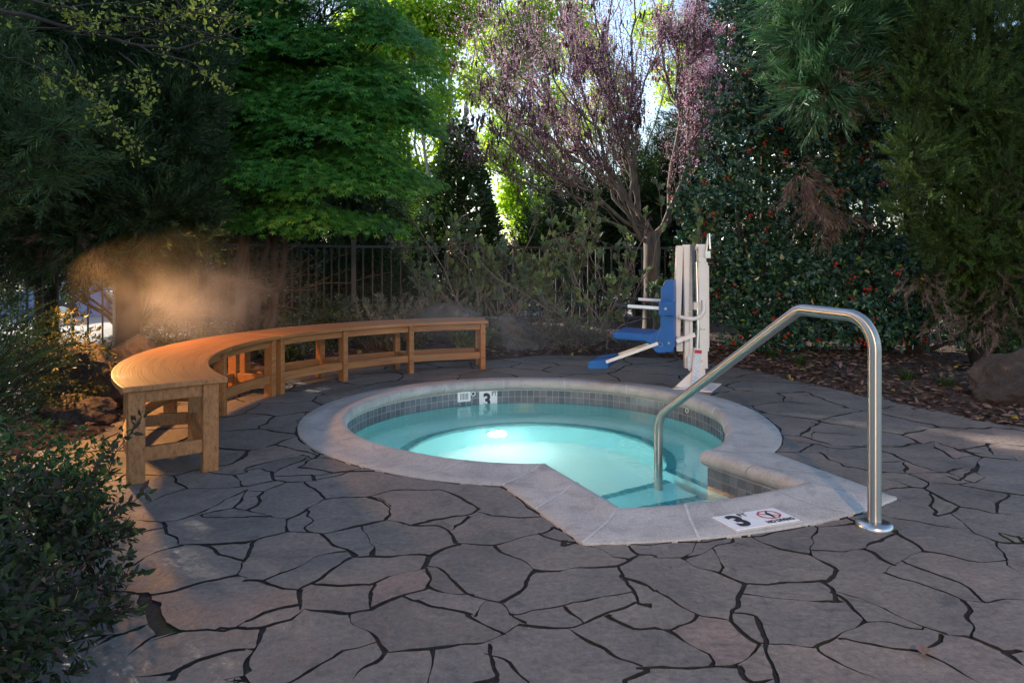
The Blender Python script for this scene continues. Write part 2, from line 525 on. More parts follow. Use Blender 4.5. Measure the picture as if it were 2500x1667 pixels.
pc = v2(PC)
P1, P2, P3, P4 = (v2(gp(*q)) for q in ((1228, 1186), (1422, 1329), (2190, 1218), (1886, 1106)))
I1, I2, I3, I4 = (v2(gp(*q, 0.031)) for q in ((1323.5, 1132.5), (1509, 1242), (1979.5, 1177), (1733, 1099)))
E1, E2, E3, E4 = (p + (i - p) / 0.85 for p, i in ((P1, I1), (P2, I2), (P3, I3), (P4, I4)))


def pol(p): d = p - pc; return math.hypot(*d), math.atan2(d[1], d[0])


def arc(pa, pb, n, r=None, r_mid=None):
    (ra, ta), (rb, tb) = pol(pa), pol(pb)
    while tb < ta: tb += 2 * PI
    t = np.linspace(0, 1, n)
    rad = ra + (rb - ra) * t
    if r is not None:
        k = np.clip(np.minimum(t, 1 - t) / 0.12, 0, 1)
        k = k * k * (3 - 2 * k)
        rad = rad * (1 - k) + r * k
    a = ta + (tb - ta) * t
    return pc + np.c_[np.cos(a), np.sin(a)] * rad[:, None]


def seg(pa, pb, n):
    t = np.linspace(0, 1, n)[:, None]
    return pa * (1 - t) + pb * t


SEGS = [(arc(P4, P1, 150, RO), arc(E4, E1, 150, RO - 0.305)),
        (seg(P1, P2, 14), seg(E1, E2, 14)),
        (arc(P2, P3, 36), arc(E2, E3, 36)),
        (seg(P3, P4, 18), seg(E3, E4, 18))]


def path(s, closed=True):
    return np.concatenate([(o + (i - o) * s)[:-1] for o, i in SEGS])


PROFILE = [(0, -.06), (0, .004), (.015, .008), (.30, .009), (.48, .011), (.60, .016), (.70, .024), (.79, .0305), (.86, .0315), (.92, .026), (.965, .014), (.985, 0),
           (.985, -.018), (.965, -.034), (.93, -.046), (.88, -.053), (.84, -.056)]
WL = -0.155                                      # water level

# ------------------------------------------------------------------ flagstone joints, read off the ground plane
S5 = 0.42526
TR = {
 (600, 1100): """0 97 120 68 335 22|330 22 360 42 520 45|160 125 215 95 360 45|0 115 80 105 155 120 160 160 180 172|170 145 370 140 400 170|400 165 520 145 640 103 665 100
385 140 540 125 660 103|520 45 600 62 668 88 660 105|0 205 60 190 180 172 250 180 340 180 400 170|0 235 110 235 180 200 250 180|110 235 60 310 0 348|340 180 380 215 430 240 460 272
460 272 600 270 700 265 840 230 920 222 1120 222 1180 250 1290 300 1340 330|700 270 790 290 835 330 815 395|730 262 800 285 830 320|460 272 400 305 330 350 230 390|0 345 120 365 230 390|230 390 235 465|0 380 125 378
0 525 60 515 235 465 345 470 450 475 600 440 815 395|350 345 360 400 348 470|815 395 880 405 960 425 1100 430 1160 455 1190 510 1210 530|960 425 1060 395 1260 375 1320 340 1340 330|1260 375 1240 410 1165 455
1310 345 1400 372 1560 380 1710 382|650 430 690 490 740 545 715 605|450 480 490 530 560 570 605 612|605 612 720 608 860 600 1040 597|60 515 45 540 10 600 0 640|95 750 200 700 360 640 430 600 560 577|0 735 95 750 180 770 320 795
320 790 430 730 500 665 605 612|390 765 540 775 720 770 800 735 900 695 1030 670|1210 532 1130 565 1045 610 1040 655 1030 670|1210 532 1300 535 1430 545 1560 505 1680 470 1730 455 1765 440|1680 475 1740 500 1910 527|1765 440 1850 480 1935 540
1430 545 1490 590 1560 620 1670 685|1040 655 1100 665 1170 715 1230 780 1300 830 1400 860 1475 870|1035 665 1055 710 1045 785|720 900 830 860 920 830 1045 790|735 765 720 830 718 905|320 795 325 870 330 910|330 910 440 920 590 930 720 902
0 965 60 945 200 900 325 870|0 1018 100 1015 240 965 330 915|1045 785 1120 815 1210 830 1300 825|920 830 950 865 1020 880 1140 905 1290 940|1290 940 1330 900 1365 860 1400 855|1670 685 1600 770 1560 810 1475 870
1670 685 1800 690 1900 675 2140 670 2200 625 2250 600|2000 545 2100 590 2200 625|2190 530 2250 600 2350 600|2140 670 2170 720 2220 790 2250 880|2150 720 2250 750 2352 810|1540 935 1700 915 1850 890 2050 825 2215 812|1475 870 1510 910 1540 960 1575 990
1575 990 1700 1000 1860 1015 1950 985 2060 945 2250 880|1830 900 1880 935 1950 985|2250 880 2352 890|1290 940 1360 985 1440 1030 1480 1050|1575 990 1480 1050 1390 1105 1250 1105 1080 1130 820 1145|590 935 640 1000 740 1060 770 1100 820 1145
230 1334 350 1270 520 1190 560 1150 740 1095|610 1334 680 1240 820 1145|100 1020 60 1090 40 1170 10 1230 0 1260|0 1135 40 1125|1870 1015 1930 1075 2060 1130 2150 1190 2240 1250|2060 945 2140 985 2260 1015 2352 1020|2240 1250 2210 1300 2180 1334
1390 1105 1390 1160 1420 1230 1440 1290 1430 1334|1390 1160 1480 1200 1550 1250 1610 1310 1640 1334|1300 1330 1430 1310""",
 (1500, 1000): """235 840 400 850 460 820 490 740|400 850 560 790 670 755 655 725|670 755 760 785 910 795|400 850 480 905 610 940 740 1000|560 795 600 850 615 900 605 935|770 712 850 760 960 800 1115 830|1090 655 1150 672 1140 740 1115 830|1150 672 1280 668 1400 650
1130 810 1290 812 1440 795|1115 830 1180 870 1280 915 1250 960 1200 995|740 1000 900 1005 960 995 1200 990|1200 990 1240 1030 1290 1100|735 1050 850 1080 1000 1090 1290 1105|740 1005 700 1085 710 1130 660 1210|660 1210 500 1180 400 1140 300 1070 200 1010 60 975
500 1180 430 1225 320 1270|235 1258 320 1270|340 1275 430 1330 560 1400 590 1455|660 1210 720 1270 840 1350|840 1350 770 1400 710 1465|130 1490 400 1480 480 1470 590 1465 710 1468|710 1468 740 1530 800 1567|840 1350 1000 1360 1150 1368 1240 1330 1310 1290 1450 1215
1250 1040 1340 1100 1450 1215|1260 1035 1400 1075 1560 1150 1700 1215 1880 1290|1450 1215 1560 1225 1780 1265|1310 1300 1400 1335 1600 1370 1750 1385|1880 1290 1820 1350 1750 1385|1750 1385 1850 1430 1950 1480 2080 1550 2120 1567|1150 1370 1250 1430 1350 1475 1480 1530 1560 1567
1880 1290 2060 1310 2140 1345 2240 1395 2351 1380|2060 1310 2080 1240 2020 1180 2015 1100|1450 800 1510 750 1610 715|1450 795 1540 855 1620 895|1590 680 1660 735 1770 810|1770 815 1690 855 1640 885 1600 905 1550 930|1770 815 1900 835 2000 855 2100 870
1690 880 1800 925 1930 980 2040 1030 2120 1095|1550 930 1650 970 1780 1010 1900 1050 2015 1100|2015 1100 2140 1105 2240 1085 2351 1080|1560 615 1700 635 1980 685|1920 595 2010 650 2060 705 2200 755 2351 765|2205 760 2240 830 2290 900 2351 935|1830 485 1825 550 1840 605
1840 610 1920 590 1980 560|1770 450 1870 500 1980 555 2100 570 2180 590 2351 605|2180 590 2210 530 2260 490|1530 455 1700 445 1770 450|1770 445 1810 415|1815 420 1940 425 2080 420 2140 385|1940 370 2030 410|1910 360 1960 335 2020 325|1540 355 1700 365 1900 358
1655 290 1675 340 1670 365|1700 370 1790 415|1540 395 1650 420 1710 445|2240 1395 2320 1450 2351 1470|1530 455 1420 470|910 245 1050 245 1180 245|1060 240 1140 195 1165 195 1225 215|1180 245 1230 280 1320 325|1225 215 1350 225 1460 205|950 160 1040 178 1120 175 1140 125
1040 180 1160 200|1140 125 1300 135 1450 155|1680 205 1780 190 1840 180 1855 220|1855 220 1960 280 2000 265|2140 190 2170 260 2270 265|2170 260 2000 240 1840 185|1460 205 1680 205|1530 300 1655 290|1320 325 1460 350""",
 (0, 1000): """850 370 985 378 1030 420 1060 455|985 378 1100 350 1240 322|1060 455 940 490 870 530 790 560|1060 455 1220 452 1380 440 1411 440|1120 350 1270 370 1340 375|1340 375 1380 410 1375 440|1340 375 1411 358|1410 455 1390 510 1345 565|1410 460 1280 530 1160 580 1090 610 1020 635 930 645 770 632 700 630
1345 565 1240 580 1100 610|1345 565 1411 578|1160 610 1300 620 1411 615|940 650 960 690 1010 720 1030 770|640 760 780 710 940 675|1030 770 1190 775 1330 765 1411 762|1190 775 1260 830 1400 862|1411 870 1360 945|700 910 830 860 920 810 1030 770
620 1040 750 1045 860 1055 1000 1030 1180 985 1360 945|1360 945 1411 968|620 1310 760 1250 900 1215|700 1410 820 1340 940 1275|945 1270 1090 1275 1280 1255 1411 1195|1280 1255 1411 1252|1411 1495 1390 1530 1300 1567|680 1530 840 1525 990 1515 1150 1430 1300 1385 1411 1372|1390 1530 1440 1567|990 1520 970 1567
640 760 560 800|620 1040 540 1020|620 1310 500 1370|850 370 700 400 610 410""",
}
WIDE = "830 1060 860 1140 915 1190 945 1275"       # one mossy joint is broad


def poly_of(txt, org):
    a = np.array([float(x) for x in txt.split()]).reshape(-1, 2) * S5 + np.array(org)
    return np.array([v2(gp(*q)) for q in a])


joints = []                                       # (points, half width)
for org, t in TR.items():
    for line in t.replace('\n', '|').split('|'):
        joints.append((poly_of(line, org), 0.0044))
joints.append((poly_of(WIDE, (0, 1000)), 0.017))


def in_poly(p, poly):
    p = np.atleast_2d(p)
    x, y = p[:, 0], p[:, 1]
    ins = np.zeros(len(p), bool)
    j = len(poly) - 1
    for i in range(len(poly)):
        xi, yi, xj, yj = *poly[i], *poly[j]
        c = ((yi > y) != (yj > y)) & (x < (xj - xi) * (y - yi) / (yj - yi + 1e-12) + xi)
        ins ^= c
        j = i
    return ins


def dist_poly(p, poly):
    p = np.atleast_2d(p)
    best = np.full(len(p), 1e9)
    for i in range(len(poly)):
        a, b = poly[i - 1], poly[i]
        ab = b - a
        t = np.clip(((p - a) @ ab) / (ab @ ab + 1e-12), 0, 1)
        best = np.minimum(best, np.linalg.norm(p - (a + t[:, None] * ab), axis=1))
    return best


def resample(P, ds):
    L = np.r_[0, np.cumsum(np.linalg.norm(np.diff(P, axis=0), axis=1))]
    n = max(2, int(L[-1] / ds) + 1)
    t = np.linspace(0, L[-1], n)
    return np.c_[np.interp(t, L, P[:, 0]), np.interp(t, L, P[:, 1])]


arc_b = [pc + 2.68 * np.array([math.cos(R(a)), math.sin(R(a))]) for a in range(98, 201, 8)]
patio_poly = np.array([(-1.55, -2.5), (4.6, -2.5), (4.5, 2.4), (3.75, 3.75), (3.16, 4.55), (2.98, 4.87), (2.61, 5.8), (2.36, 6.6), (2.12, 7.2), (1.7, 7.7), (1.0, 7.95), (0.3, 7.95)] +
                      [tuple(a) for a in arc_b] + [(-2.75, 3.7), (-2.45, 3.1), (-2.1, 2.5), (-1.7, 1.7)])
pp = resample(np.r_[patio_poly, patio_poly[:1]], 0.09)[:-1]
k = rng.normal(0, 0.018, pp.shape)
patio_poly = pp + k


def traced(p):
    """is this ground point inside the area whose joints were read off the photo"""
    X, Y = p
    if Y < 0.5: return False
    px, py = CX + F * X / Y, YH + F * H / Y
    if py > 1672 or px < 225 or px > 2505: return False
    lim = np.interp(px, [225, 700, 1250, 1420, 1880, 1890, 2200, 2505], [1150, 1140, 1180, 1300, 1300, 1085, 1130, 1155])
    return py > lim


# the rest of the paving: Voronoi edges of scattered stone centres
sites = []
for i in range(-9, 13):
    for j in range(-8, 24):
        sites.append((i * 0.50 + (j % 2) * 0.22 + rng.normal(0, 0.115), j * 0.43 + rng.normal(0, 0.115)))
sites = np.array(sites)
sites = sites[rng.random(len(sites)) > 0.10]
cd = delaunay_2d_cdt([Vector(p) for p in sites], [], [], 0, 1e-7)
sv = np.array([tuple(p) for p in cd[0]])
circ, owner = [], {}
for t, f in enumerate(cd[2]):
    a, b, c = (sv[q] for q in f)
    d = 2 * (a[0] * (b[1] - c[1]) + b[0] * (c[1] - a[1]) + c[0] * (a[1] - b[1]))
    ux = ((a @ a) * (b[1] - c[1]) + (b @ b) * (c[1] - a[1]) + (c @ c) * (a[1] - b[1])) / d
    uy = ((a @ a) * (c[0] - b[0]) + (b @ b) * (a[0] - c[0]) + (c @ c) * (b[0] - a[0])) / d
    circ.append((ux, uy))
    for e in ((f[0], f[1]), (f[1], f[2]), (f[2], f[0])):
        owner.setdefault(tuple(sorted(e)), []).append(t)
for e, ts in owner.items():
    if len(ts) == 2:
        a, b = np.array(circ[ts[0]]), np.array(circ[ts[1]])
        L = np.linalg.norm(a - b)
        if L < 0.02 or L > 1.4: continue
        mid = (a + b) / 2
        if not in_poly(mid, patio_poly)[0] or traced(mid): continue
        if rng.random() < 0.05: continue
        nrm = np.array([-(b - a)[1], (b - a)[0]]) / L
        bend = mid + nrm * rng.normal(0, 0.07) * L
        joints.append((np.array([a, bend, b]), 0.0066 if mid[1] > 3.2 else 0.0046))
rimj = np.r_[path(-0.018), path(-0.018)[:1]]
# close small gaps: a loose end is drawn to a joint close by, otherwise it tapers out
allp = [resample(P, 0.02) for P, _ in joints] + [resample(rimj, 0.02)]
ends = {}
for i, (P, hw) in enumerate(joints):
    P = P.copy()
    for e in (0, -1):
        best = (9, None)
        for k_, Q in enumerate(allp):
            if k_ == i: continue
            dd = np.abs(Q - P[e]).sum(1)
            q_ = dd.argmin()
            if dd[q_] < best[0]: best = (dd[q_], Q[q_])
        ends[(i, e)] = best[0] > .13
        if .004 < best[0] <= .13:
            P = np.r_[[best[1]], P] if e == 0 else np.r_[P, [best[1]]]
    joints[i] = (P, hw)
joints.append((rimj, 0.0045))

verts, edges = [], []                             # input of the triangulation: edges only


def add_loop(pts):
    b = len(verts)
    verts.extend(Vector((float(x), float(y))) for x, y in pts)
    edges.extend((b + i, b + (i + 1) % len(pts)) for i in range(len(pts)))


def smooth_noise(n, step):
    if n < 2: return np.zeros(n)
    m = max(2, int(n / step) + 2)
    return np.interp(np.linspace(0, m - 1, n), np.arange(m), rng.normal(0, 1, m))


add_loop(patio_poly)
hole = path(0.35)
add_loop(hole)
add_loop([(-60, -30), (60, -30), (60, 90), (-60, 90)])
sa, sb, swa, swb = [], [], [], []                 # joint centre segments with their half widths
for ji, (P, hw) in enumerate(joints):
    Q = resample(P, 0.019)
    n = len(Q)
    if n < 2: continue
    T = unit(np.gradient(Q, axis=0))
    N = np.c_[-T[:, 1], T[:, 0]]
    Q = Q + N * (smooth_noise(n, 4) * 0.007 + smooth_noise(n, 2) * 0.0022)[:, None]
    w = hw * np.clip(1.0 + 0.55 * smooth_noise(n, 7) + .2 * smooth_noise(n, 2), 0.22, 2.3)
    arcl = np.arange(n) * 0.019
    if ends.get((ji, 0)): w = w * np.clip(arcl / .14, .06, 1)
    if ends.get((ji, -1)): w = w * np.clip(arcl[::-1] / .14, .06, 1)
    e1, e2 = (np.abs(smooth_noise(n, 1.5)) * .0019 * np.clip(w / hw, 0, 1) for _ in (0, 1))
    for S, wd in ((1, w + e1), (-1, w + e2)):
        b = len(verts)
        for q in Q + N * (S * wd)[:, None]: verts.append(Vector((float(q[0]), float(q[1]))))
        edges.extend((b + i, b + i + 1) for i in range(n - 1))
    ww = w + (e1 + e2) / 2
    sa.append(Q[:-1]); sb.append(Q[1:]); swa.append(ww[:-1]); swb.append(ww[1:])
sa, sb, swa, swb = (np.concatenate(x) for x in (sa, sb, swa, swb))
# a loose grid of ground points so that the beds can roll
gx, gy = np.meshgrid(np.arange(-9, 11, 0.33), np.arange(-3, 17, 0.33))
gpt = np.c_[gx.ravel(), gy.ravel()] + rng.normal(0, 0.05, (gx.size, 2))
gpt = gpt[~in_poly(gpt, patio_poly) & (dist_poly(gpt, patio_poly[::3]) > 0.1)]
for q in gpt: verts.append(Vector((float(q[0]), float(q[1]))))
res = delaunay_2d_cdt(verts, edges, [], 0, 1e-6, False)
cv = np.array([tuple(p) for p in res[0]])
tri = np.array([tuple(f) for f in res[2]])
cen = cv[tri].mean(1)
inp = in_poly(cen, patio_poly)
inh = in_poly(cen, hole)
CELL = 0.12
cells = {}
for i, c in enumerate(np.floor((sa + sb) / 2 / CELL).astype(int)):
    for dx in (-1, 0, 1):
        for dy in (-1, 0, 1): cells.setdefault((c[0] + dx, c[1] + dy), []).append(i)
isj = np.zeros(len(tri), bool)
byc = {}
for i in np.nonzero(inp & ~inh)[0]:
    byc.setdefault(tuple(np.floor(cen[i] / CELL).astype(int)), []).append(i)
for c, ids in byc.items():
    sgs = cells.get(c)
    if not sgs: continue
    p = cen[ids][:, None, :]
    A_, B_ = sa[sgs][None], sb[sgs][None]
    ab = B_ - A_
    t = np.clip(((p - A_) * ab).sum(2) / ((ab * ab).sum(2) + 1e-12), 0, 1)
    d = np.linalg.norm(p - (A_ + t[..., None] * ab), axis=2)
    isj[ids] = (d < swa[sgs] * (1 - t) + swb[sgs] * t).any(1)
tk = np.where(inh, 'hole', np.where(inp, np.where(isj, 'joint', 'stone'), 'land'))
print('patio', {k_: int((tk == k_).sum()) for k_ in ('stone', 'joint', 'land', 'hole')})

st = tri[tk == 'stone']
# which stone does a triangle belong to
par = list(range(len(st)))


def find(a):
    while par[a] != a:
        par[a] = par[par[a]]
        a = par[a]
    return a


edge_of = {}
for i, f in enumerate(st):
    for e in ((f[0], f[1]), (f[1], f[2]), (f[2], f[0])):
        key = (min(e), max(e))
        if key in edge_of:
            j, _ = edge_of[key]
            par[find(i)] = find(j)
            edge_of[key] = (j, None)
        else:
            edge_of[key] = (i, e)
comp = np.array([find(i) for i in range(len(st))])
ctint = {c: rng.random() for c in set(comp.tolist())}
tint_t = np.array([ctint[c] for c in comp])
V3, F3, T3, MI = [], [], [], []
V3.append(np.c_[cv[st].reshape(-1, 2), np.zeros(len(st) * 3)])
F3.append(np.arange(len(st) * 3).reshape(-1, 3))
T3.append(np.repeat(tint_t, 3))
MI += [0] * len(st)
nb = len(st) * 3
sk = [(e, tint_t[i]) for i, e in edge_of.values() if e is not None]
a = cv[[e[0] for e, _ in sk]]
b = cv[[e[1] for e, _ in sk]]
m = len(sk)
z0, z1 = np.zeros((m, 1)), np.full((m, 1), -0.012)
V3.append(np.stack([np.c_[a, z0], np.c_[a, z1], np.c_[b, z1], np.c_[b, z0]], 1).reshape(-1, 3))
q = nb + np.arange(m * 4).reshape(-1, 4)
F3.append(np.r_[q[:, [0, 1, 2]], q[:, [0, 2, 3]]])
T3.append(np.repeat([t for _, t in sk], 4))
MI += [1] * (2 * m)
nb += m * 4
jt = tri[tk == 'joint']
V3.append(np.c_[cv[jt].reshape(-1, 2), np.full(len(jt) * 3, -0.0075)])
F3.append(nb + np.arange(len(jt) * 3).reshape(-1, 3))
T3.append(np.zeros(len(jt) * 3))
MI += [1] * len(jt)
tag(mesh_np('patio', np.concatenate(V3), np.concatenate(F3), [M['stone'], M['joint']], tint=np.concatenate(T3), mi=MI),
    'grey irregular flagstone patio with dark mossy joints', kind='structure')

FENCE = [(-9.0, 4.6), (-3.75, 7.0), (-2.02, 9.4), (2.1, 10.7), (7.0, 11.2), (11, 9)]


def behind_fence(x, y):
    """signed distance beyond the fence line (positive outside the garden)"""
    p = np.c_[np.atleast_1d(x), np.atleast_1d(y)].astype(float)
    d = np.full(len(p), 1e9)
    s = np.ones(len(p))
    for a, b in zip(FENCE[:-1], FENCE[1:]):
        a, b = np.array(a), np.array(b)
        ab = b - a
        t = np.clip(((p - a) @ ab) / (ab @ ab), 0, 1)
        w = p - (a + t[:, None] * ab)
        dd = np.linalg.norm(w, axis=1)
        up = d > dd
        d = np.where(up, dd, d)
        s = np.where(up, np.sign(ab[0] * w[:, 1] - ab[1] * w[:, 0]), s)
    return d * s


def gz(x, y):
    """height of the planted ground"""
    p = np.c_[np.atleast_1d(x), np.atleast_1d(y)].astype(float)
    d = dist_poly(p, patio_poly[::3])
    d = np.where(in_poly(p, patio_poly), 0, d)
    z = 0.10 * (1 - np.exp(-d / 0.7)) + 0.03 * np.sin(p[:, 0] * 2.3 + 1) * np.cos(p[:, 1] * 1.9) * (1 - np.exp(-d / 0.4))
    return z - 0.012 * np.exp(-d / 0.1) - 0.25 * np.clip((p[:, 1] - 12) / 3, 0, 1)


ld = tri[tk == 'land']
used = np.unique(ld)
remap = np.full(len(cv), -1)
remap[used] = np.arange(len(used))
lv = cv[used]
cen = cv[ld].mean(1)
far = (behind_fence(cen[:, 0], cen[:, 1]) > 1.6)
tag(mesh_np('ground', np.c_[lv, gz(lv[:, 0], lv[:, 1])], remap[ld], [M['mulch'], M['asphalt']], mi=far.astype(int), smooth=True),
    'brown mulched planting beds and pale road beyond', kind='structure')
o = mesh_np('far_ground', [(-400, -300, -0.6), (400, -300, -0.6), (400, 600, -0.6), (-400, 600, -0.6)], [(0, 1, 2, 3)], M['asphalt'])
# the far sheet lies under the garden; cut it so that the spa basin stays clear of it
o.location.z = -1.2
tag(o, 'pale open ground reaching to the horizon', kind='structure')

# ------------------------------------------------------------------ the spa
spa = empty('hot_tub', (PC.x, PC.y, 0), 0, 'round sunken spa pool with pale stone rim, grey tile band and stepped entry notch', 'hot tub')


def sweep(profile, segs=SEGS):
    V, Fq = [], []
    for o, i in segs:
        n = len(o)
        b = sum(len(x) for x in V)
        for s, z in profile:
            V.append(np.c_[o + (i - o) * s, np.full(n, z)])
        for r in range(len(profile) - 1):
            for c in range(n - 1):
                Fq.append((b + r * n + c, b + r * n + c + 1, b + (r + 1) * n + c + 1, b + (r + 1) * n + c))
    return np.concatenate(V), np.array(Fq)


Vv, Ff = sweep(PROFILE)
# grout joints between the cast coping stones, 1.5 mm proud, part of the coping's mesh
gv, gf, nb = [], [], len(Vv)


def slice_at(o, i, t, hw=0.0055):
    n = len(o)
    x = t * (n - 1)
    c = int(min(n - 2, x))
    fr = x - c
    so, si = o[c] * (1 - fr) + o[c + 1] * fr, i[c] * (1 - fr) + i[c + 1] * fr
    d = unit(np.array([(si - so)[1], -(si - so)[0]]))
    out = []
    for s, z in PROFILE[1:-2]:
        p = so + (si - so) * (s + (0.004 if s > 0.9 else 0))
        zz = z + (0.0016 if s < 0.95 else 0)
        out.append((*(p - d * hw), zz))
        out.append((*(p + d * hw), zz))
    return out


def add_slice(t, k):
    global nb
    o, i = SEGS[k]
    s = slice_at(o, i, t)
    gv.extend(s)
    for r in range(len(s) // 2 - 1):
        gf.append((nb + 2 * r, nb + 2 * r + 1, nb + 2 * r + 3, nb + 2 * r + 2))
    nb += len(s)


a4, a1 = pol(E4)[1], pol(E1)[1]
while a1 < a4: a1 += 2 * PI
for ang in (100, 123.6, 149.4, 171, 193, 216, 238.5, 254, 76, 50.8, 26, 3, -18, -31):
    add_slice((R(ang) - a4) / (a1 - a4), 0)
for k, ts in ((1, (0.0, 0.47)), (2, (0.0, 0.29, 0.77)), (3, (0.0, 0.5)), (0, (0.002,))):
    for t in ts: add_slice(t, k)
allF = np.r_[Ff, np.array(gf)]
mesh_np('coping', np.r_[Vv, np.array(gv)], allF, [M['coping'], M['grout']], spa, smooth=True, mi=[0] * len(Ff) + [1] * len(gf))

# basin: wall, floor, seat ledge, two steps
Vv, Ff = sweep([(.872, -.054), (.872, -.222), (.872, -1.07)])
mi = []
for o, i in SEGS: mi += [1] * (len(o) - 1) + [0] * (len(o) - 1)
wp = path(0.9)
nw = len(Vv)
fl = np.c_[path(0.86), np.full(len(wp), -1.05)]
Vv = np.r_[Vv, fl, [[PC.x, PC.y, -1.05]]]
n = len(fl)
fan = np.array([(nw + i, nw + (i + 1) % n, nw + n, nw + n) for i in range(n)])
bm_b = MB()
bm_b.add(Vv, [tuple(f) for f in Ff], 0)
bm_b.m[:] = mi
bm_b.add(fl, [(i, (i + 1) % n, n) for i in range(n)][:0], 0)
b0 = len(bm_b.v)
bm_b.add(list(fl) + [(PC.x, PC.y, -1.05)], [(i, (i + 1) % n, n) for i in range(n)], 2)
bm_b.build('basin', [M['plaster'], M['grout'], M['floor']], spa)

led = MB()
aa = np.radians(np.linspace(-22, 268, 110))
ao = np.radians(np.linspace(-37, 266, 110))
ri = pc + 0.87 * np.c_[np.cos(aa), np.sin(aa)]
ro = pc + 1.30 * np.c_[np.cos(ao), np.sin(ao)]
n = len(aa)
led.add([(*p, -.575) for p in ri] + [(*p, -.575) for p in ro], [(i, i + 1, n + i + 1, n + i) for i in range(n - 1)], 0)
led.add([(*p, -.575) for p in ri] + [(*p, -1.06) for p in ri], [(i, i + 1, n + i + 1, n + i) for i in range(n - 1)], 0, True)
led.add([(*ri[0], -.575), (*ro[0], -.575), (*ro[0], -1.06), (*ri[0], -1.06)], [(0, 1, 2, 3)], 0)
rt = pc + 0.935 * np.c_[np.cos(aa), np.sin(aa)]
led.add([(*p, -.570) for p in ri] + [(*p, -.570) for p in rt], [(i, i + 1, n + i + 1, n + i) for i in range(n - 1)], 1)
rj = pc + 0.866 * np.c_[np.cos(aa), np.sin(aa)]
led.add([(*p, -.571) for p in rj] + [(*p, -.625) for p in rj], [(i, i + 1, n + i + 1, n + i) for i in range(n - 1)], 1)
d = unit(ro[0] - ri[0])
nn = np.array([-d[1], d[0]]) * 0.055
led.add([(*ri[0], -.570), (*ro[0], -.570), (*(ro[0] + nn), -.570), (*(ri[0] + nn), -.570)], [(0, 1, 2, 3)], 1)
led.build('seat_ledge', [M['plaster'], M['teal']], spa)


def step(name, a, b, back, z, zb):
    """tread from the line a-b back toward the entry, riser below it, teal edge tiles"""
    a, b = np.array(a), np.array(b)
    bk = np.array(back)
    s = MB()
    s.add([(*a, z), (*b, z), (*(b + bk), z), (*(a + bk), z)], [(0, 1, 2, 3)], 0)
    s.add([(*a, z), (*b, z), (*b, zb), (*a, zb)], [(0, 1, 2, 3)], 0)
    u = unit(bk) * 0.055
    L = np.linalg.norm(b - a)
    k = int(L / 0.055)
    for i in range(k):
        p, q = a + (b - a) * (i + 0.03) / k, a + (b - a) * (i + 0.97) / k
        s.add([(*p, z + .004), (*q, z + .004), (*(q + u), z + .004), (*(p + u), z + .004)], [(0, 1, 2, 3)], 1)
        f = -unit(bk) * 0.004
        s.add([(*(p + f), z + .003), (*(q + f), z + .003), (*(q + f), z - .05), (*(p + f), z - .05)], [(0, 1, 2, 3)], 1)
    s.build(name, [M['plaster'], M['teal']], spa)


step('entry_step', (0.30, 3.64), (1.02, 3.99), (0.42, -1.0), -.40, -1.06)
step('entry_step', (0.12, 3.98), (0.94, 4.50), (0.42, -1.0), -.64, -1.06)

# tile band under the rim
tv, tf, tt, nb = [], [], [], 0
for o, i in SEGS:
    Pth = o + (i - o) * 0.882
    L = np.r_[0, np.cumsum(np.linalg.norm(np.diff(Pth, axis=0), axis=1))]
    k = max(1, round(L[-1] / 0.0525))
    e = np.linspace(0, L[-1], k + 1)
    g = 0.0018
    for j in range(k):
        xa = np.array([np.interp(e[j] + g, L, Pth[:, c]) for c in (0, 1)])
        xb = np.array([np.interp(e[j + 1] - g, L, Pth[:, c]) for c in (0, 1)])
        for r in range(3):
            zt = -.0605 - r * 0.0525
            tv += [(*xa, zt), (*xb, zt), (*xb, zt - .049), (*xa, zt - .049)]
            tf.append((nb, nb + 1, nb + 2, nb + 3))
            tt += [rng.random()] * 4
            nb += 4
mesh_np('tile_band', np.array(tv), np.array(tf), M['tile'], spa, tint=tt)

# lamp in the back seat riser; unseen fill light added under the near rim
def pool_or_fill_lamp(la, rad, z, m):
    la = R(la)
    lc = Vector((PC.x + rad * math.cos(la), PC.y + rad * math.sin(la), z))
    ln_ = Vector((-math.cos(la), -math.sin(la), 0))
    b = MB()
    b.tube([lc - ln_ * .01, lc + ln_ * .012], 0.085, 28)
    lampo = b.build('pool_or_fill_light', M['chrome'], spa)
    b = MB()
    ang = np.linspace(0, 2 * PI, 29)[:-1]
    uu = ln_.cross(Vector((0, 0, 1)))
    cen3 = lc + ln_ * .026
    ringp = [lc + ln_ * .014 + (uu * math.cos(t) + Vector((0, 0, 1)) * math.sin(t)) * .068 for t in ang]
    b.add(ringp + [cen3], [(i, (i + 1) % 28, 28) for i in range(28)])
    b.build('lens', m, lampo)


pool_or_fill_lamp(108, 0.862, -.80, M['lamp'])
pool_or_fill_lamp(238, 1.245, -.36, M['added_fill'])  # added fill, hidden by the rim, to brighten ledge and walls

# fittings on the tile wall
wall_r = pol(SEGS[0][0][70] + (SEGS[0][1][70] - SEGS[0][0][70]) * 0.882)[0]


def wall_frame(px, py):
    """point on the round tile wall seen at a pixel, with the local frame (right, up, towards the water)"""
    best = None
    for k in range(2000):
        t = R(20 + 140 * k / 2000)
        p = Vector((PC.x + wall_r * math.cos(t), PC.y + wall_r * math.sin(t), 0))
        x = CX + F * p.x / p.y
        if best is None or abs(x - px) < best[0]: best = (abs(x - px), t, p)
    t, p = best[1], best[2]
    p.z = H - (py - YH) / F * p.y
    inn = Vector((-math.cos(t), -math.sin(t), 0))
    return p, Vector((math.sin(t), -math.cos(t), 0)), Vector((0, 0, 1)), inn


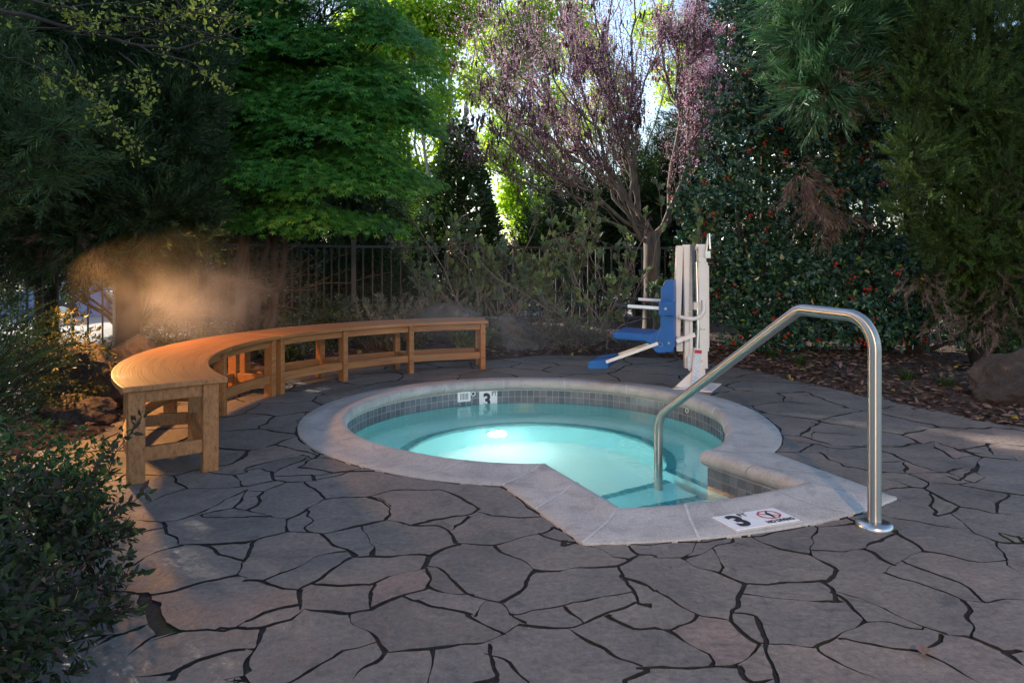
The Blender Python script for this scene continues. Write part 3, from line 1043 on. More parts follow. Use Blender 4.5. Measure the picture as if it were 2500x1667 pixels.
def slab(b, c, ux, uy, un, w, h, d0, d1, mi=0):
    vs = [c + ux * (i * w / 2) + uy * (j * h / 2) + un * k for k in (d0, d1) for j in (-1, 1) for i in (-1, 1)]
    b.add(vs, [(0, 2, 3, 1), (4, 5, 7, 6), (0, 1, 5, 4), (2, 6, 7, 3), (0, 4, 6, 2), (1, 3, 7, 5)], mi)


p, ux, uy, un = wall_frame(1132.5, 967.5)
b = MB()
slab(b, p, ux, uy, un, .115, .085, 0, .007)
vent = b.build('skimmer_grille', M['white'], spa, 0.002)
for i in range(6):
    b = MB()
    slab(b, p + ux * ((i - 2.5) * .0125), uy, ux, un, .052, .0055, .0065, .0078)
    b.build('slot', M['ink'], vent)


def ring(px, py, rr, tr, name, m):
    p, ux, uy, un = wall_frame(px, py)
    b = MB()
    pts = [p + un * .006 + (ux * math.cos(t) + uy * math.sin(t)) * rr for t in np.linspace(0, 2 * PI, 21)]
    b.tube(pts, tr, 6)
    o = b.build(name, m, spa)
    b = MB()
    b.disc(p + un * .001, un, rr, .003, 16)
    b.build('eye', M['ink'], o)


ring(1154.5, 961, .0165, .0045, 'wall_fitting', M['white'])
ring(1678.5, 1002, .016, .0035, 'wall_fitting', M['white'])


def text_mesh(body, size, offset=0.0, sx=1.0):
    cu = bpy.data.curves.new('lettering', 'FONT')
    cu.body = body
    cu.size = size
    cu.offset = offset
    cu.align_x = 'CENTER'
    cu.align_y = 'CENTER'
    cu.resolution_u = 4
    ob = bpy.data.objects.new('lettering', cu)
    COL.objects.link(ob)
    dg = bpy.context.evaluated_depsgraph_get()
    me = bpy.data.meshes.new_from_object(ob.evaluated_get(dg))
    bpy.data.objects.remove(ob)
    V = np.array([(v.co.x * sx, v.co.y) for v in me.vertices])
    Fc = [tuple(p.vertices) for p in me.polygons]
    bpy.data.meshes.remove(me)
    return V, Fc


def put_text(b, body, size, c, ux, uy, un, off, lift, mi=0, sx=1.0):
    V, Fc = text_mesh(body, size, off, sx)
    b.add([c + ux * float(x) + uy * float(y) + un * lift for x, y in V], Fc, mi)


# depth sign on the far tile wall, cut by the waterline
p, ux, uy, un = wall_frame(1191.5, 0)
p.z = -.1315
b = MB()
slab(b, p, ux, uy, un, .155, .150, 0, .006)
sgn = b.build('wall_depth_sign', M['white'], spa, 0.001)
b = MB()
put_text(b, '3', .155, p + ux * -.012 + uy * -.006, ux, uy, un, .006, .0075, sx=.9)
put_text(b, 'FT', .05, p + ux * .050 + uy * .050, ux, uy, un, .0012, .0075, sx=.8)
b.build('lettering', M['ink'], sgn)

# deck marker let into the near rim: 3 FT / NO DIVING
A, B_, C_, D_ = (gp(*q, .012) for q in ((1742, 1263.5), (1888.8, 1240), (1947.4, 1271.8), (1800, 1294.8)))
cen = (A + B_ + C_ + D_) / 4
ux = ((B_ - A) + (C_ - D_)).normalized()
uy = Vector((-ux.y, ux.x, 0))
un = Vector((0, 0, 1))
W, Hh = .305, .150
cen.z = .0135
b = MB()
for s in (-1, 1):
    slab(b, cen + ux * (s * W / 4), ux, uy, un, W / 2 - .0015, Hh, -.004, .002)
slab(b, cen, ux, uy, un, W + .012, Hh + .012, -.012, -.001, 1)
dm = b.build('deck_marker', [M['white'], M['grout']], spa)
b = MB()
put_text(b, '3', .150, cen + ux * -.082 + uy * -.004, ux, uy, un, .007, .0034, sx=.9)
put_text(b, 'FT', .046, cen + ux * -.028 + uy * .048, ux, uy, un, .0012, .0034, sx=.8)
put_text(b, 'NO DIVING', .032, cen + ux * .0765 + uy * -.054, ux, uy, un, .0016, .0034, sx=.78)
# the diver
pts = [(-.004, -.036), (.006, -.034), (.008, -.01), (.012, .008), (.008, .022), (.020, .036), (.014, .037), (.000, .024), (-.008, .006), (-.004, -.012)]
oc = cen + ux * .0765 + uy * .014
b.add([oc + ux * x + uy * y + un * .0036 for x, y in pts], [tuple(range(len(pts)))])
for x0 in (-.030, -.018, .016, .027):
    b.add([oc + ux * (x0 + dx) + uy * (dy) + un * .0035 for dx, dy in ((0, -.002), (.007, .001), (.007, .0025), (0, -.0005))], [(0, 1, 2, 3)])
b.build('lettering', M['ink'], dm)
b = MB()
oct_o = [(.052 * math.cos(R(22.5 + 45 * i)), .046 * math.sin(R(22.5 + 45 * i))) for i in range(8)]
oct_i = [(.044 * math.cos(R(22.5 + 45 * i)), .039 * math.sin(R(22.5 + 45 * i))) for i in range(8)]
b.add([oc + ux * x + uy * y + un * .0034 for x, y in oct_o + oct_i], [(i, (i + 1) % 8, 8 + (i + 1) % 8, 8 + i) for i in range(8)])
b.add([oc + ux * x + uy * y + un * .0032 for x, y in ((-.042, .022), (.038, -.026), (.042, -.022), (-.038, .026))], [(0, 1, 2, 3)])
b.build('prohibition_octagon', M['red'], dm)

# water
wv = path(0.872)
n = len(wv)
b = MB()
b.add([(*q, WL) for q in wv] + [(PC.x, PC.y, WL)], [(i, (i + 1) % n, n) for i in range(n)])
b.add([(*q, WL) for q in wv] + [(*q, -1.1) for q in wv], [((i + 1) % n, i, n + i, n + (i + 1) % n) for i in range(n)])
b.add([(*q, -1.1) for q in wv] + [(PC.x, PC.y, -1.1)], [((i + 1) % n, i, n) for i in range(n)])
w = b.build('water', M['water'], recalc=False)
tag(w, 'clear turquoise water filling the round spa', kind='structure')
# ------------------------------------------------------------------ the two curved benches
def cyl(r, a, z): return Vector((PC.x + r * math.cos(a), PC.y + r * math.sin(a), z))


def ring_block(b, r0, r1, a0, a1, z0, z1, n=24, smooth=False):
    vs = []
    for i in range(n + 1):
        a = a0 + (a1 - a0) * i / n
        vs += [cyl(r0, a, z0), cyl(r1, a, z0), cyl(r1, a, z1), cyl(r0, a, z1)]
    fs = []
    for i in range(n):
        for k in range(4):
            fs.append((4 * i + k, 4 * i + (k + 1) % 4, 4 * i + 4 + (k + 1) % 4, 4 * i + 4 + k))
    fs += [(0, 1, 2, 3), (4 * n + 3, 4 * n + 2, 4 * n + 1, 4 * n)]
    b.add(vs, fs)


def bench(a0, a1, label):
    a0, a1 = R(a0), R(a1)
    c = cyl(2.25, (a0 + a1) / 2, 0)
    root = empty('curved_bench', c, 0, label, 'bench', 'curved wooden benches round the spa')
    b = MB()
    am = a0 + (a1 - a0) * .345
    ring_block(b, 2.015, 2.488, a0, am - .0006, .434, .460, 16)
    b.build('seat_board', M['wood'], root, 0.004)
    b = MB()
    ring_block(b, 2.015, 2.488, am + .0006, a1, .434, .460, 28)
    b.build('seat_board', M['wood'], root, 0.004)
    fr = [0.022, 0.345, 0.655, 0.978]
    legs = [a0 + (a1 - a0) * f for f in fr]
    for r0, r1 in ((2.052, 2.126), (2.384, 2.458)):
        for a in legs:
            b = MB()
            b.box(cyl((r0 + r1) / 2, a, .217), (r1 - r0, .046, .434), a)
            b.build('leg', M['wood'], root, 0.003)
        rc = (r0 + r1) / 2
        for q in range(3):
            h = .0235 / rc
            b = MB()
            ring_block(b, rc - .012, rc + .012, legs[q] + h, legs[q + 1] - h, .374, .434, 12)
            b.build('apron', M['wood'], root, 0.002)
            b = MB()
            ring_block(b, rc - .016, rc + .016, legs[q] + h, legs[q + 1] - h, .098, .164, 12)
            b.build('stretcher', M['wood'], root, 0.003)
    for i, a in enumerate(legs):
        b = MB()
        b.box(cyl(2.255, a, .131), (.258, .030, .066), a)
        b.build('stretcher', M['wood'], root, 0.003)
        if i in (0, 3):
            b = MB()
            b.box(cyl(2.255, a, .404), (.258, .024, .060), a)
            b.build('apron', M['wood'], root, 0.002)
    return root


bench(160.25, 219.6, 'curved wooden bench with its end nearest the dark shrubs, lit orange')
bench(100.4, 159.95, 'curved wooden bench between the other bench and the pool lift, greyer in mist')


# ------------------------------------------------------------------ handrail
def fillet(pts, rads, n=12):
    out = [Vector(pts[0])]
    for i in range(1, len(pts) - 1):
        p, a, c = Vector(pts[i]), Vector(pts[i - 1]), Vector(pts[i + 1])
        u, w = (a - p).normalized(), (c - p).normalized()
        ang = u.angle(w)
        d = rads[i - 1] / math.tan(ang / 2)
        bis = (u + w).normalized()
        ctr = p + bis * (rads[i - 1] / math.sin(ang / 2))
        s, e = p + u * d - ctr, p + w * d - ctr
        tot = s.angle(e)
        ax = s.cross(e).normalized()
        for k in range(n + 1):
            out.append(ctr + Matrix.Rotation(tot * k / n, 3, ax) @ s)
    out.append(Vector(pts[-1]))
    return out


hb, hw_ = gp(2135, 1285), Vector((.863, 4.35, 0))


def hp(t, z): return Vector((hb.x + (hw_.x - hb.x) * t, hb.y + (hw_.y - hb.y) * t, z))


rail = empty('handrail', hb, 0, 'bent stainless steel handrail running from the paving down into the spa water', 'handrail')
b = MB()
b.tube(fillet([hp(0, .004), hp(0, .815), hp(.262, .822), hp(1, .118), hp(1, -1.04)], [.13, .13, .16], 14), .0255, 20)
ro_ = b.build('rail', M['steel'], rail)
rv = np.array(b.v)
rc_ = rv[:-40].reshape(-1, 20, 3).mean(1)
ax_ = np.repeat(unit(np.gradient(rc_, axis=0)), 20, axis=0)
at_ = ro_.data.attributes.new('axis', 'FLOAT_VECTOR', 'POINT')
at_.data.foreach_set('vector', np.r_[ax_, np.tile([0, 0, 1.0], (40, 1))].astype(np.float32).ravel())
b = MB()
prof = [(.026, .024), (.040, .024), (.060, .019), (.067, .012), (.069, .003), (.069, -.004)]
vs, fs = [], []
for r_, z_ in prof:
    for k in range(32):
        vs.append((hb.x + r_ * math.cos(2 * PI * k / 32), hb.y + r_ * math.sin(2 * PI * k / 32), z_))
for i in range(len(prof) - 1):
    for k in range(32):
        fs.append((i * 32 + k, i * 32 + (k + 1) % 32, (i + 1) * 32 + (k + 1) % 32, (i + 1) * 32 + k))
b.add(vs, fs, 0, True)
b.build('flange', M['chrome'], rail)

# ------------------------------------------------------------------ pool lift
LZ = 6.0


def lp(zx, zy, dy=0.0):
    """lift detail: position in the enlarged lift picture -> world, dy nearer(-) or farther(+) than the mast"""
    p = at(1420 + zx * .26786, 560 + zy * .26786, LZ)
    return Vector((p.x, LZ + dy, p.z))


lift = empty('pool_lift', gp(1715, 948), 0, 'cream pool lift with a blue moulded chair, standing on the rim beyond the rail', 'pool lift')
b = MB()
pl = [gp(1642, 952), gp(1690, 934), gp(1761, 940), gp(1737, 959)]
b.add([p + Vector((0, 0, z)) for z in (.003, .014) for p in pl], [(0, 1, 2, 3), (7, 6, 5, 4), (0, 4, 5, 1), (1, 5, 6, 2), (2, 6, 7, 3), (3, 7, 4, 0)])
base = b.build('base_plate', M['cream'], lift)
for p in pl:
    b = MB()
    q = p + (gp(1708, 946) - p) * .18
    b.disc(q + Vector((0, 0, .013)), (0, 0, 1), .009, .010, 6)
    b.build('bolt', M['chrome'], base)
b = MB()
b.prism([(lp(835, 1455).x, .014), (lp(1080, 1455).x, .014), (lp(1090, 1250).x, .23), (lp(1000, 1310).x, .15)], (0, LZ - .07, 0), (1, 0, 0), (0, 0, 1), (0, .012, 0))
b.build('gusset', M['cream'], lift)
b = MB()
b.bar(lp(1098, 1440), lp(1094, 1240), .045, .06)
b.bar(lp(1104, 1265), lp(1088, 136), .066, .075)
mast = b.build('mast', M['cream'], lift, .006)
for zx, zy in ((1078, 905), (1106, 907), (1066, 300), (1118, 300), (1066, 243)):
    b = MB()
    b.disc(lp(zx, zy, -.0375), (0, -1, 0), .008, .006, 8)
    b.build('bolt', M['chrome'], mast)
b = MB()
b.bar(lp(1148, 1110), lp(1138, 300), .016, .03)
b.build('guide_rod', M['cream'], lift, .002)
b = MB()
b.bar(lp(1162, 1080, .03), lp(1158, 330, .03), .014, .03)
b.build('guide_rod', M['cream'], lift, .002)
b = MB()
b.bar(lp(967, 1258, -.02), lp(955, 140, -.02), .066, .06)
colm = b.build('column', M['cream'], lift, .006)
b = MB()
b.bar(lp(858, 1050, -.01), lp(890, 150, -.01), .054, .05)
b.build('chair_post', M['cream'], lift, .005)
b = MB()
pts = []
top, bot = lp(998, 142, -.055), lp(985, 800, -.055)
for i in range(46 * 8 + 1):
    t = i / (46 * 8)
    a = 2 * PI * i / 8
    tt = t ** 1.35
    pts.append(top + (bot - top) * tt + Vector((math.cos(a) * .020, math.sin(a) * .018, 0)))
b.tube(pts, .0028, 5)
b.build('coil_cord', M['wire'], lift)
b = MB()
b.tube([lp(975, 800, -.055), lp(968, 980, -.06), lp(968, 1130, -.06)], .003, 6)
b.tube([lp(968, 1125, -.062), lp(958, 1160, -.062), lp(958, 1240, -.062), lp(968, 1272, -.062)], [.006, .016, .018, .008], 10)
b.tube([lp(962, 1268, -.06), lp(985, 1300, -.07), lp(1010, 1290, -.05)], .002, 5)
b.build('hand_control', M['label'], lift)
b = MB()
b.tube([lp(1000, 168), lp(1070, 168)], .019, 12)
b.tube([lp(1008, 168), lp(1018, 168)], .027, 12)
b.build('top_axle', M['cream'], lift)
b = MB()
b.bar(lp(985, 697, -.01), lp(1070, 697, -.01), .062, .05)
b.build('link', M['cream'], lift, .004)
b = MB()
b.tube(fillet([lp(868, 790, -.075), lp(965, 808, -.09), lp(1095, 800, -.085), lp(1092, 640, -.06)], [.05, .09], 8), .0165, 10)
b.build('swing_arm', M['cream'], lift)
b = MB()
b.tube([lp(1040, 1085, -.04), lp(1052, 900, -.03), lp(1048, 300, .01)], .018, 10)
b.build('piston', M['chrome'], lift)
b = MB()
b.bar(lp(1003, 1440, -.06), lp(1042, 1075, -.05), .064, .05)
actu = b.build('actuator', M['cream'], lift, .004)
b = MB()
pa, pb = lp(1008, 1400, -.088), lp(1038, 1120, -.080)
b.bar(pa, pb, .050, .003)
lab = b.build('label', M['label'], actu)
b = MB()
b.bar(lp(1038.5, 1118, -.080), lp(1041, 1088, -.079), .056, .004)
b.build('warning_stripe', M['red'], actu)
b = MB()
b.bar(lp(1112, 250, -.05), lp(1140, 45, -.05), .012, .02)
b.tube([lp(1145, 42, -.06), lp(1150, 180, -.07)], .010, 8)
b.tube([lp(1130, 60, -.06), lp(1166, 62, -.06)], .010, 8)
b.bar(lp(1136, 200, -.01), lp(1140, 262, -.01), .042, .07)
b.build('crank_lever', M['chrome'], lift)

# the chair, turned a little away from the camera
th = R(20)
cf = Vector((-math.cos(th), math.sin(th), 0))
cl = Vector((math.sin(th), math.cos(th), 0))
CO = Vector((1.335, LZ - .02, 0))


def ch(u, v, z): return CO + cf * u + cl * v + Vector((0, 0, z))


def shell(outline, v0, v1, name, m, parent, bevel, seg=3):
    """side outline (u,z) pushed across the chair from v0 to v1"""
    b = MB()
    n = len(outline)
    vs = [ch(u, v0, z) for u, z in outline] + [ch(u, v1, z) for u, z in outline]
    b.add(vs, [tuple(range(n)), tuple(range(2 * n - 1, n - 1, -1))] + [((i + 1) % n, i, i + n, (i + 1) % n + n) for i in range(n)], 0)
    return b.build(name, m, parent, bevel, seg)


chair = shell([(.045, .880), (.006, .870), (0, .80), (0, .34), (.03, .318), (.10, .318), (.155, .345), (.22, .385), (.45, .395), (.485, .405), (.49, .445), (.46, .458), (.18, .448), (.125, .47), (.088, .53), (.082, .78), (.072, .85)],
              -.205, .205, 'chair_shell', M['blue'], lift, .016, 3)
for s in (-1, 1):                                 # side wings that brace back and seat
    b = MB()
    v = s * .205
    ol = [(-.004, .875), (-.004, .315), (.12, .300), (.165, .345), (.145, .39), (.098, .50), (.095, .80), (.06, .868)]
    n = len(ol)
    vs = [ch(u, v - s * .002, z) for u, z in ol] + [ch(u, v + s * .016, z) for u, z in ol]
    b.add(vs, [tuple(range(n)), tuple(range(2 * n - 1, n - 1, -1))] + [((i + 1) % n, i, i + n, (i + 1) % n + n) for i in range(n)])
    b.build('wing', M['blue'], chair, .006)
for s, zz in ((-1, .655), (1, .685)):
    b = MB()
    v = s * .235
    vs = [ch(u, v + k * .028, z) for k in (-1, 1) for z in (zz - .058, zz + .058) for u in (-.02, .105)]
    b.add(vs, [(0, 2, 3, 1), (4, 5, 7, 6), (0, 1, 5, 4), (2, 6, 7, 3), (0, 4, 6, 2), (1, 3, 7, 5)])
    pod = b.build('armrest_pod', M['blue'], chair, .008)
    b = MB()
    b.disc(ch(.05, v + s * .028, zz), cl * s, .011, .005, 12)
    b.build('bolt', M['chrome'], pod)
    b = MB()
    b.tube([ch(.09, v, zz), ch(.355, v, zz + .012)], .0135, 12)
    arm = b.build('armrest', M['white'], chair)
    b = MB()
    b.tube([ch(.350, v, zz + .012), ch(.355, v, zz + .012), ch(.455, v, zz + .017), ch(.462, v, zz + .017)], [.012, .0165, .0175, .012], 12)
    b.build('grip', M['black'], arm)
b = MB()                                          # white placard on the far armrest
vs = [ch(u, .20 + k, z) for k in (0, .004) for z in (.575, .71) for u in (.095, .155)]
b.add(vs, [(0, 2, 3, 1), (4, 5, 7, 6), (0, 1, 5, 4), (2, 6, 7, 3), (0, 4, 6, 2), (1, 3, 7, 5)])
b.build('placard', M['white'], chair)
b = MB()
b.bar(ch(.115, -.228, .378), ch(.53, -.228, .212), .026, .016, cl)
b.build('footrest_arm', M['cream'], chair, .003)
b = MB()
b.bar(ch(.115, .228, .378), ch(.53, .228, .212), .026, .016, cl)
b.build('footrest_arm', M['cream'], chair, .003)
b = MB()
b.bar(ch(-.03, -.224, .400), ch(-.17, -.224, .458), .034, .02, cl)
b.build('brace', M['cream'], chair, .003)
b = MB()
pts = [ch(.095, -.236, .37) + (cf * math.cos(t) + Vector((0, 0, 1)) * math.sin(t)) * .018 for t in np.linspace(0, 2 * PI, 15)]
b.tube(pts, .0015, 5)
b.build('locking_pin', M['chrome'], chair)
b = MB()
b.tube([ch(.03, -.226, .385), ch(.03, -.238, .385)], .010, 8)
b.build('pivot_pin', M['chrome'], chair)
b = MB()
ol = [(.525, .185), (.685, .175), (.69, .225), (.665, .240), (.53, .262), (.505, .245)]
n = len(ol)
vs = [ch(u, -.205, z - .03) for u, z in ol] + [ch(u, .205, z - .03) for u, z in ol]
b.add(vs, [tuple(range(n)), tuple(range(2 * n - 1, n - 1, -1))] + [((i + 1) % n, i, i + n, (i + 1) % n + n) for i in range(n)])
b.build('footrest', M['blue'], chair, .008, 2)
b = MB()
vs = [ch(u, v, z) for v in (-.05, .12) for u, z in ((-.005, .30), (-.005, .42), (-.05, .42), (-.05, .30))]
b.add(vs, [(0, 1, 2, 3), (7, 6, 5, 4), (0, 4, 5, 1), (1, 5, 6, 2), (2, 6, 7, 3), (3, 7, 4, 0)])
b.build('seat_bracket', M['cream'], chair, .003)

# ------------------------------------------------------------------ fence
fence = empty('metal_fence', (-2.02, 9.4, 0), 0, 'bronze metal picket fence running behind the shrubs and trees', 'fence')
for a, c in zip(FENCE[:-1], FENCE[1:]):
    a, c = Vector((*a, 0)), Vector((*c, 0))
    L = (c - a).length
    k = max(1, round(L / 2.4))
    for i in range(k):
        p, q = a + (c - a) * (i / k), a + (c - a) * ((i + 1) / k)
        d = (q - p).normalized()
        b = MB()
        up = Vector((0, 0, 1))
        for z, h_ in ((1.195, .032), (.20, .032)):
            b.bar(p + d * .03 + up * z, q - d * .03 + up * z, .028, h_, up)
        m_ = int((q - p).length / .118)
        for j in range(1, m_):
            r_ = p + (q - p) * (j / m_)
            b.bar(r_ + up * .10, r_ + up * 1.18, .016, .016, d)
        b.build('picket_panel', M['fence'], fence)
        b = MB()
        b.box((p.x, p.y, .63), (.058, .058, 1.26), math.atan2(d.y, d.x))
        b.box((p.x, p.y, 1.275), (.070, .070, .03), math.atan2(d.y, d.x))
        b.build('post', M['fence'], fence)


# ------------------------------------------------------------------ parked vehicles beyond the fence
def car(loc, rz, prof, glass, L, wd, paint, name, label, cat):
    root = empty(name, loc, rz, label, cat, 'vehicles parked beyond the fence')
    T = Matrix.Translation(loc) @ Matrix.Rotation(rz, 4, 'Z')

    def ext(pl, w0, w1=None):
        b = MB()
        n = len(pl)
        w1 = w1 or (lambda z: 1.0)
        vs = [T @ Vector((x, s * w0 / 2 * w1(z), z)) for s in (-1, 1) for x, z in pl]
        b.add(vs, [tuple(range(n)), tuple(range(2 * n - 1, n - 1, -1))] + [((i + 1) % n, i, i + n, (i + 1) % n + n) for i in range(n)])
        return b
    body = ext(prof, wd, lambda z: 1.0 - max(0, z - .85) * .22).build('body', paint, root, .05, 3)
    for i, g in enumerate(glass):
        for s in (-1, 1):
            b = MB()
            vs = [T @ Vector((x, s * (wd / 2 * (1.0 - max(0, z - .85) * .22) + .006), z)) for x, z in g]
            b.add(vs, [tuple(range(len(g)))])
            b.build('window', M['car_glass'], body)
    for x in (-L * .31, L * .31):
        for s in (-1, 1):
            c = T @ Vector((x, s * (wd / 2 - .08), .31))
            ax = (T.to_3x3() @ Vector((0, s, 0)))
            b = MB()
            b.disc(c - ax * .1, ax, .31, .2, 28)
            w = b.build('wheel', M['black'], root, .03)
            b = MB()
            b.disc(c + ax * .09, ax, .19, .02, 20)
            b.build('rim', M['chrome'], w)
    for s in (-1, 1):
        b = MB()
        c = T @ Vector((L / 2 - .10, s * (wd / 2 - .25), .68))
        b.box(c, (.22, .30, .13), rz)
        b.build('headlight', M['white'], root, .03)
    return root


sedan = [(-2.2, .30), (-2.22, .62), (-2.1, .92), (-1.5, .98), (-.95, 1.36), (-.3, 1.45), (.35, 1.40), (1.0, .98), (1.95, .84), (2.2, .62), (2.2, .30)]
sg = [[(-1.25, 1.0), (-.85, 1.31), (-.12, 1.37), (-.12, 1.0)], [(-.02, 1.0), (-.02, 1.37), (.33, 1.32), (.82, 1.0)]]
van = [(-2.4, .32), (-2.42, 1.5), (-2.3, 1.86), (.6, 1.90), (1.15, 1.75), (1.75, 1.18), (2.3, 1.02), (2.45, .70), (2.45, .32)]
vg = [[(.15, 1.2), (.15, 1.66), (.85, 1.62), (1.35, 1.2)], [(-1.9, 1.2), (-1.9, 1.66), (.0, 1.66), (.0, 1.2)]]
car((-8.3, 13.0, -.22), R(-14), sedan, sg, 4.4, 1.75, M['car_blue'], 'parked_car', 'blue car glimpsed through the dark branches and pickets at far left', 'car')
car((-8.1, 16.6, -.25), R(-4), van, vg, 4.8, 1.9, M['car_white'], 'parked_van', 'white van glimpsed beyond the fence behind the orange mist', 'van')
# ------------------------------------------------------------------ foliage tools
LEAF_V = np.array([(0, 0, 0), (.32, .5, .07), (.74, .36, .03), (1, 0, -.06), (.74, -.36, .03), (.32, -.5, .07)])
LEAF_F = np.array([(0, 3, 2, 1), (0, 5, 4, 3)])


def leaf_t(w):
    v = LEAF_V.copy()
    v[:, 1] *= w
    return v, LEAF_F


def star_t():
    v, f = [(0, 0, 0)], []
    for a, L in ((0, 1.0), (48, .86), (-48, .86), (100, .55), (-100, .55)):
        a = R(a)
        for da, l in ((.26, .42), (0, 1), (-.26, .42)):
            v.append((math.cos(a + da) * l * L, math.sin(a + da) * l * L, -.10 * (l * L) ** 2))
        k = len(v) - 3
        f.append((0, k + 2, k + 1, k))
    return np.array(v), np.array(f)


def spray_t(n, wid, nl, nw, droop=.15, seed=1, bushy=.5):
    """a feathery twig of unit length along x: n needles/twiglets of length nl, width nw"""
    r = np.random.default_rng(seed)
    v, f = [], []
    for i in range(n):
        t = (i + r.random()) / n
        base = np.array([t, 0, -droop * t * t])
        sd = 1 if i % 2 else -1
        L = nl * (1.05 - .7 * t) * (.7 + .6 * r.random())
        d = unit(np.array([.75 + .3 * r.random(), sd * wid * (.6 + .6 * r.random()), bushy * r.normal(0, .6)]))
        side = unit(np.cross(d, r.normal(0, 1, 3)))
        k = len(v)
        m = base + d * L * .5
        v += [base, m + side * nw, base + d * L, m - side * nw]
        f.append((k, k + 1, k + 2, k + 3))
    k = len(v)
    return np.array(v), np.array(f)


def scatter(T, Tf, pos, d, n, scale):
    pos = np.asarray(pos, float)
    d = unit(np.asarray(d, float))
    y = unit(np.cross(n, d))
    z = np.cross(d, y)
    s = np.asarray(scale, float).reshape(-1, 1, 1)
    V = (d[:, None, :] * T[None, :, 0:1] + y[:, None, :] * T[None, :, 1:2] + z[:, None, :] * T[None, :, 2:3]) * s + pos[:, None, :]
    k = len(T)
    Fc = Tf[None] + (np.arange(len(pos)) * k)[:, None, None]
    return V.reshape(-1, 3), Fc.reshape(-1, Tf.shape[1])


class Leaves:
    def __init__(self): self.v, self.f, self.t, self.n = [], [], [], 0

    def put(self, T, pos, d, n, scale, tint=None):
        pos = np.asarray(pos, float)
        if len(pos) == 0: return
        V, Fc = scatter(T[0], T[1], pos, d, n, scale)
        self.v.append(V)
        self.f.append(Fc + self.n)
        if tint is None: tint = rng.random(len(pos))
        self.t.append(np.repeat(np.clip(tint, 0, 1), len(T[0])))
        self.n += len(V)

    def build(self, name, m, parent):
        return mesh_np(name, np.concatenate(self.v), np.concatenate(self.f), m, parent, tint=np.concatenate(self.t))


def rdir(n): return unit(rng.normal(0, 1, (n, 3)))


class Lump:
    """ellipsoid of foliage; from a picture position and distance, or straight in world units"""

    def __init__(s, c, r): s.c, s.r = np.array(c, float), np.array(r, float)

    def shell(s, n, lo=.55, hi=1.0):
        u = rdir(n)
        q = lo + (hi - lo) * rng.random(n) ** .6
        bumps = rdir(7)
        q = q * (1 + .22 * np.max(np.clip((u @ bumps.T) - .55, 0, 1), axis=1) - .10)
        return s.c + u * s.r * q[:, None], unit(u / s.r)


def plump(px, py, Z, rx, rz, ry):
    return Lump(at(px, py, Z), (rx / F * Z, ry, rz / F * Z))


def limb(p0, p1, n=8, wob=.05, up=0.0):
    p0, p1 = np.array(p0, float), np.array(p1, float)
    t = np.linspace(0, 1, n)[:, None]
    L = np.linalg.norm(p1 - p0)
    w = np.cumsum(rng.normal(0, 1, (n, 3)), axis=0)
    w = (w - t * w[-1]) * wob * L / math.sqrt(n)
    w[0] = 0
    return p0 * (1 - t) + p1 * t + w + np.array([0, 0, 1]) * (up * L * (t - t * t) * -2)


def taper(n, r0, r1): return list(np.linspace(r0, r1, n))


def grow(b, P, r0, r1, lev, kids, klen, spread, upb, out, sides=6, minr=.0025):
    """draw a limb and its branching children; tips collects (point, direction)"""
    n = len(P)
    b.tube(P, taper(n, r0, r1), sides if r0 > .02 else 5 if r0 > .008 else 4, cap=False)
    L = np.linalg.norm(P[-1] - P[0])
    D = unit(np.gradient(P, axis=0))
    for i in range(n):
        if i / n > .25 or lev <= 1: out.append((P[i], D[i], lev))
    if lev <= 0: return
    for k in range(kids):
        t = .22 + .76 * (k + rng.random()) / kids
        i = min(n - 2, int(t * (n - 1)))
        p = P[i] + (P[i + 1] - P[i]) * (t * (n - 1) - i)
        d = unit(D[i] + rdir(1)[0] * spread + np.array([0, 0, upb]))
        l = L * klen * (1.15 - .6 * t) * (.7 + .6 * rng.random())
        rr = max(minr, (r0 + (r1 - r0) * t) * .52)
        grow(b, limb(p, p + d * l, max(4, int(n * .7)), .10), rr, max(minr * .7, rr * .35), lev - 1, max(2, int(kids * .7)), klen, spread, upb, out, sides, minr)


T_LEAF = leaf_t(.55)
T_SLIM = leaf_t(.30)
T_ROUND = leaf_t(.85)
T_STAR = star_t()
SPR_J = [spray_t(46, .55, .34, .012, .10, s, .55) for s in range(3)]
SPR_C = [spray_t(70, .50, .30, .013, .05, s, .8) for s in range(3)]
SPR_P = [spray_t(40, .22, .60, .013, .5, s, .3) for s in range(3)]
SPR_D = [spray_t(40, .35, .35, .011, .6, s, .5) for s in range(3)]
Z3 = np.array([0, 0, 1.0])


def clump(lumps, k=7, f=.42):
    """break big lumps into billows on their outer side"""
    out = []
    for q in lumps:
        out.append(Lump(q.c, q.r * .72))
        u = rdir(k)
        u[:, 1] = -np.abs(u[:, 1]) * .8 + .15
        u = unit(u)
        for v in u:
            s = f * (.7 + .6 * rng.random())
            out.append(Lump(q.c + v * q.r * .78, q.r * s * np.array([1, 1, 1.15])))
    return out


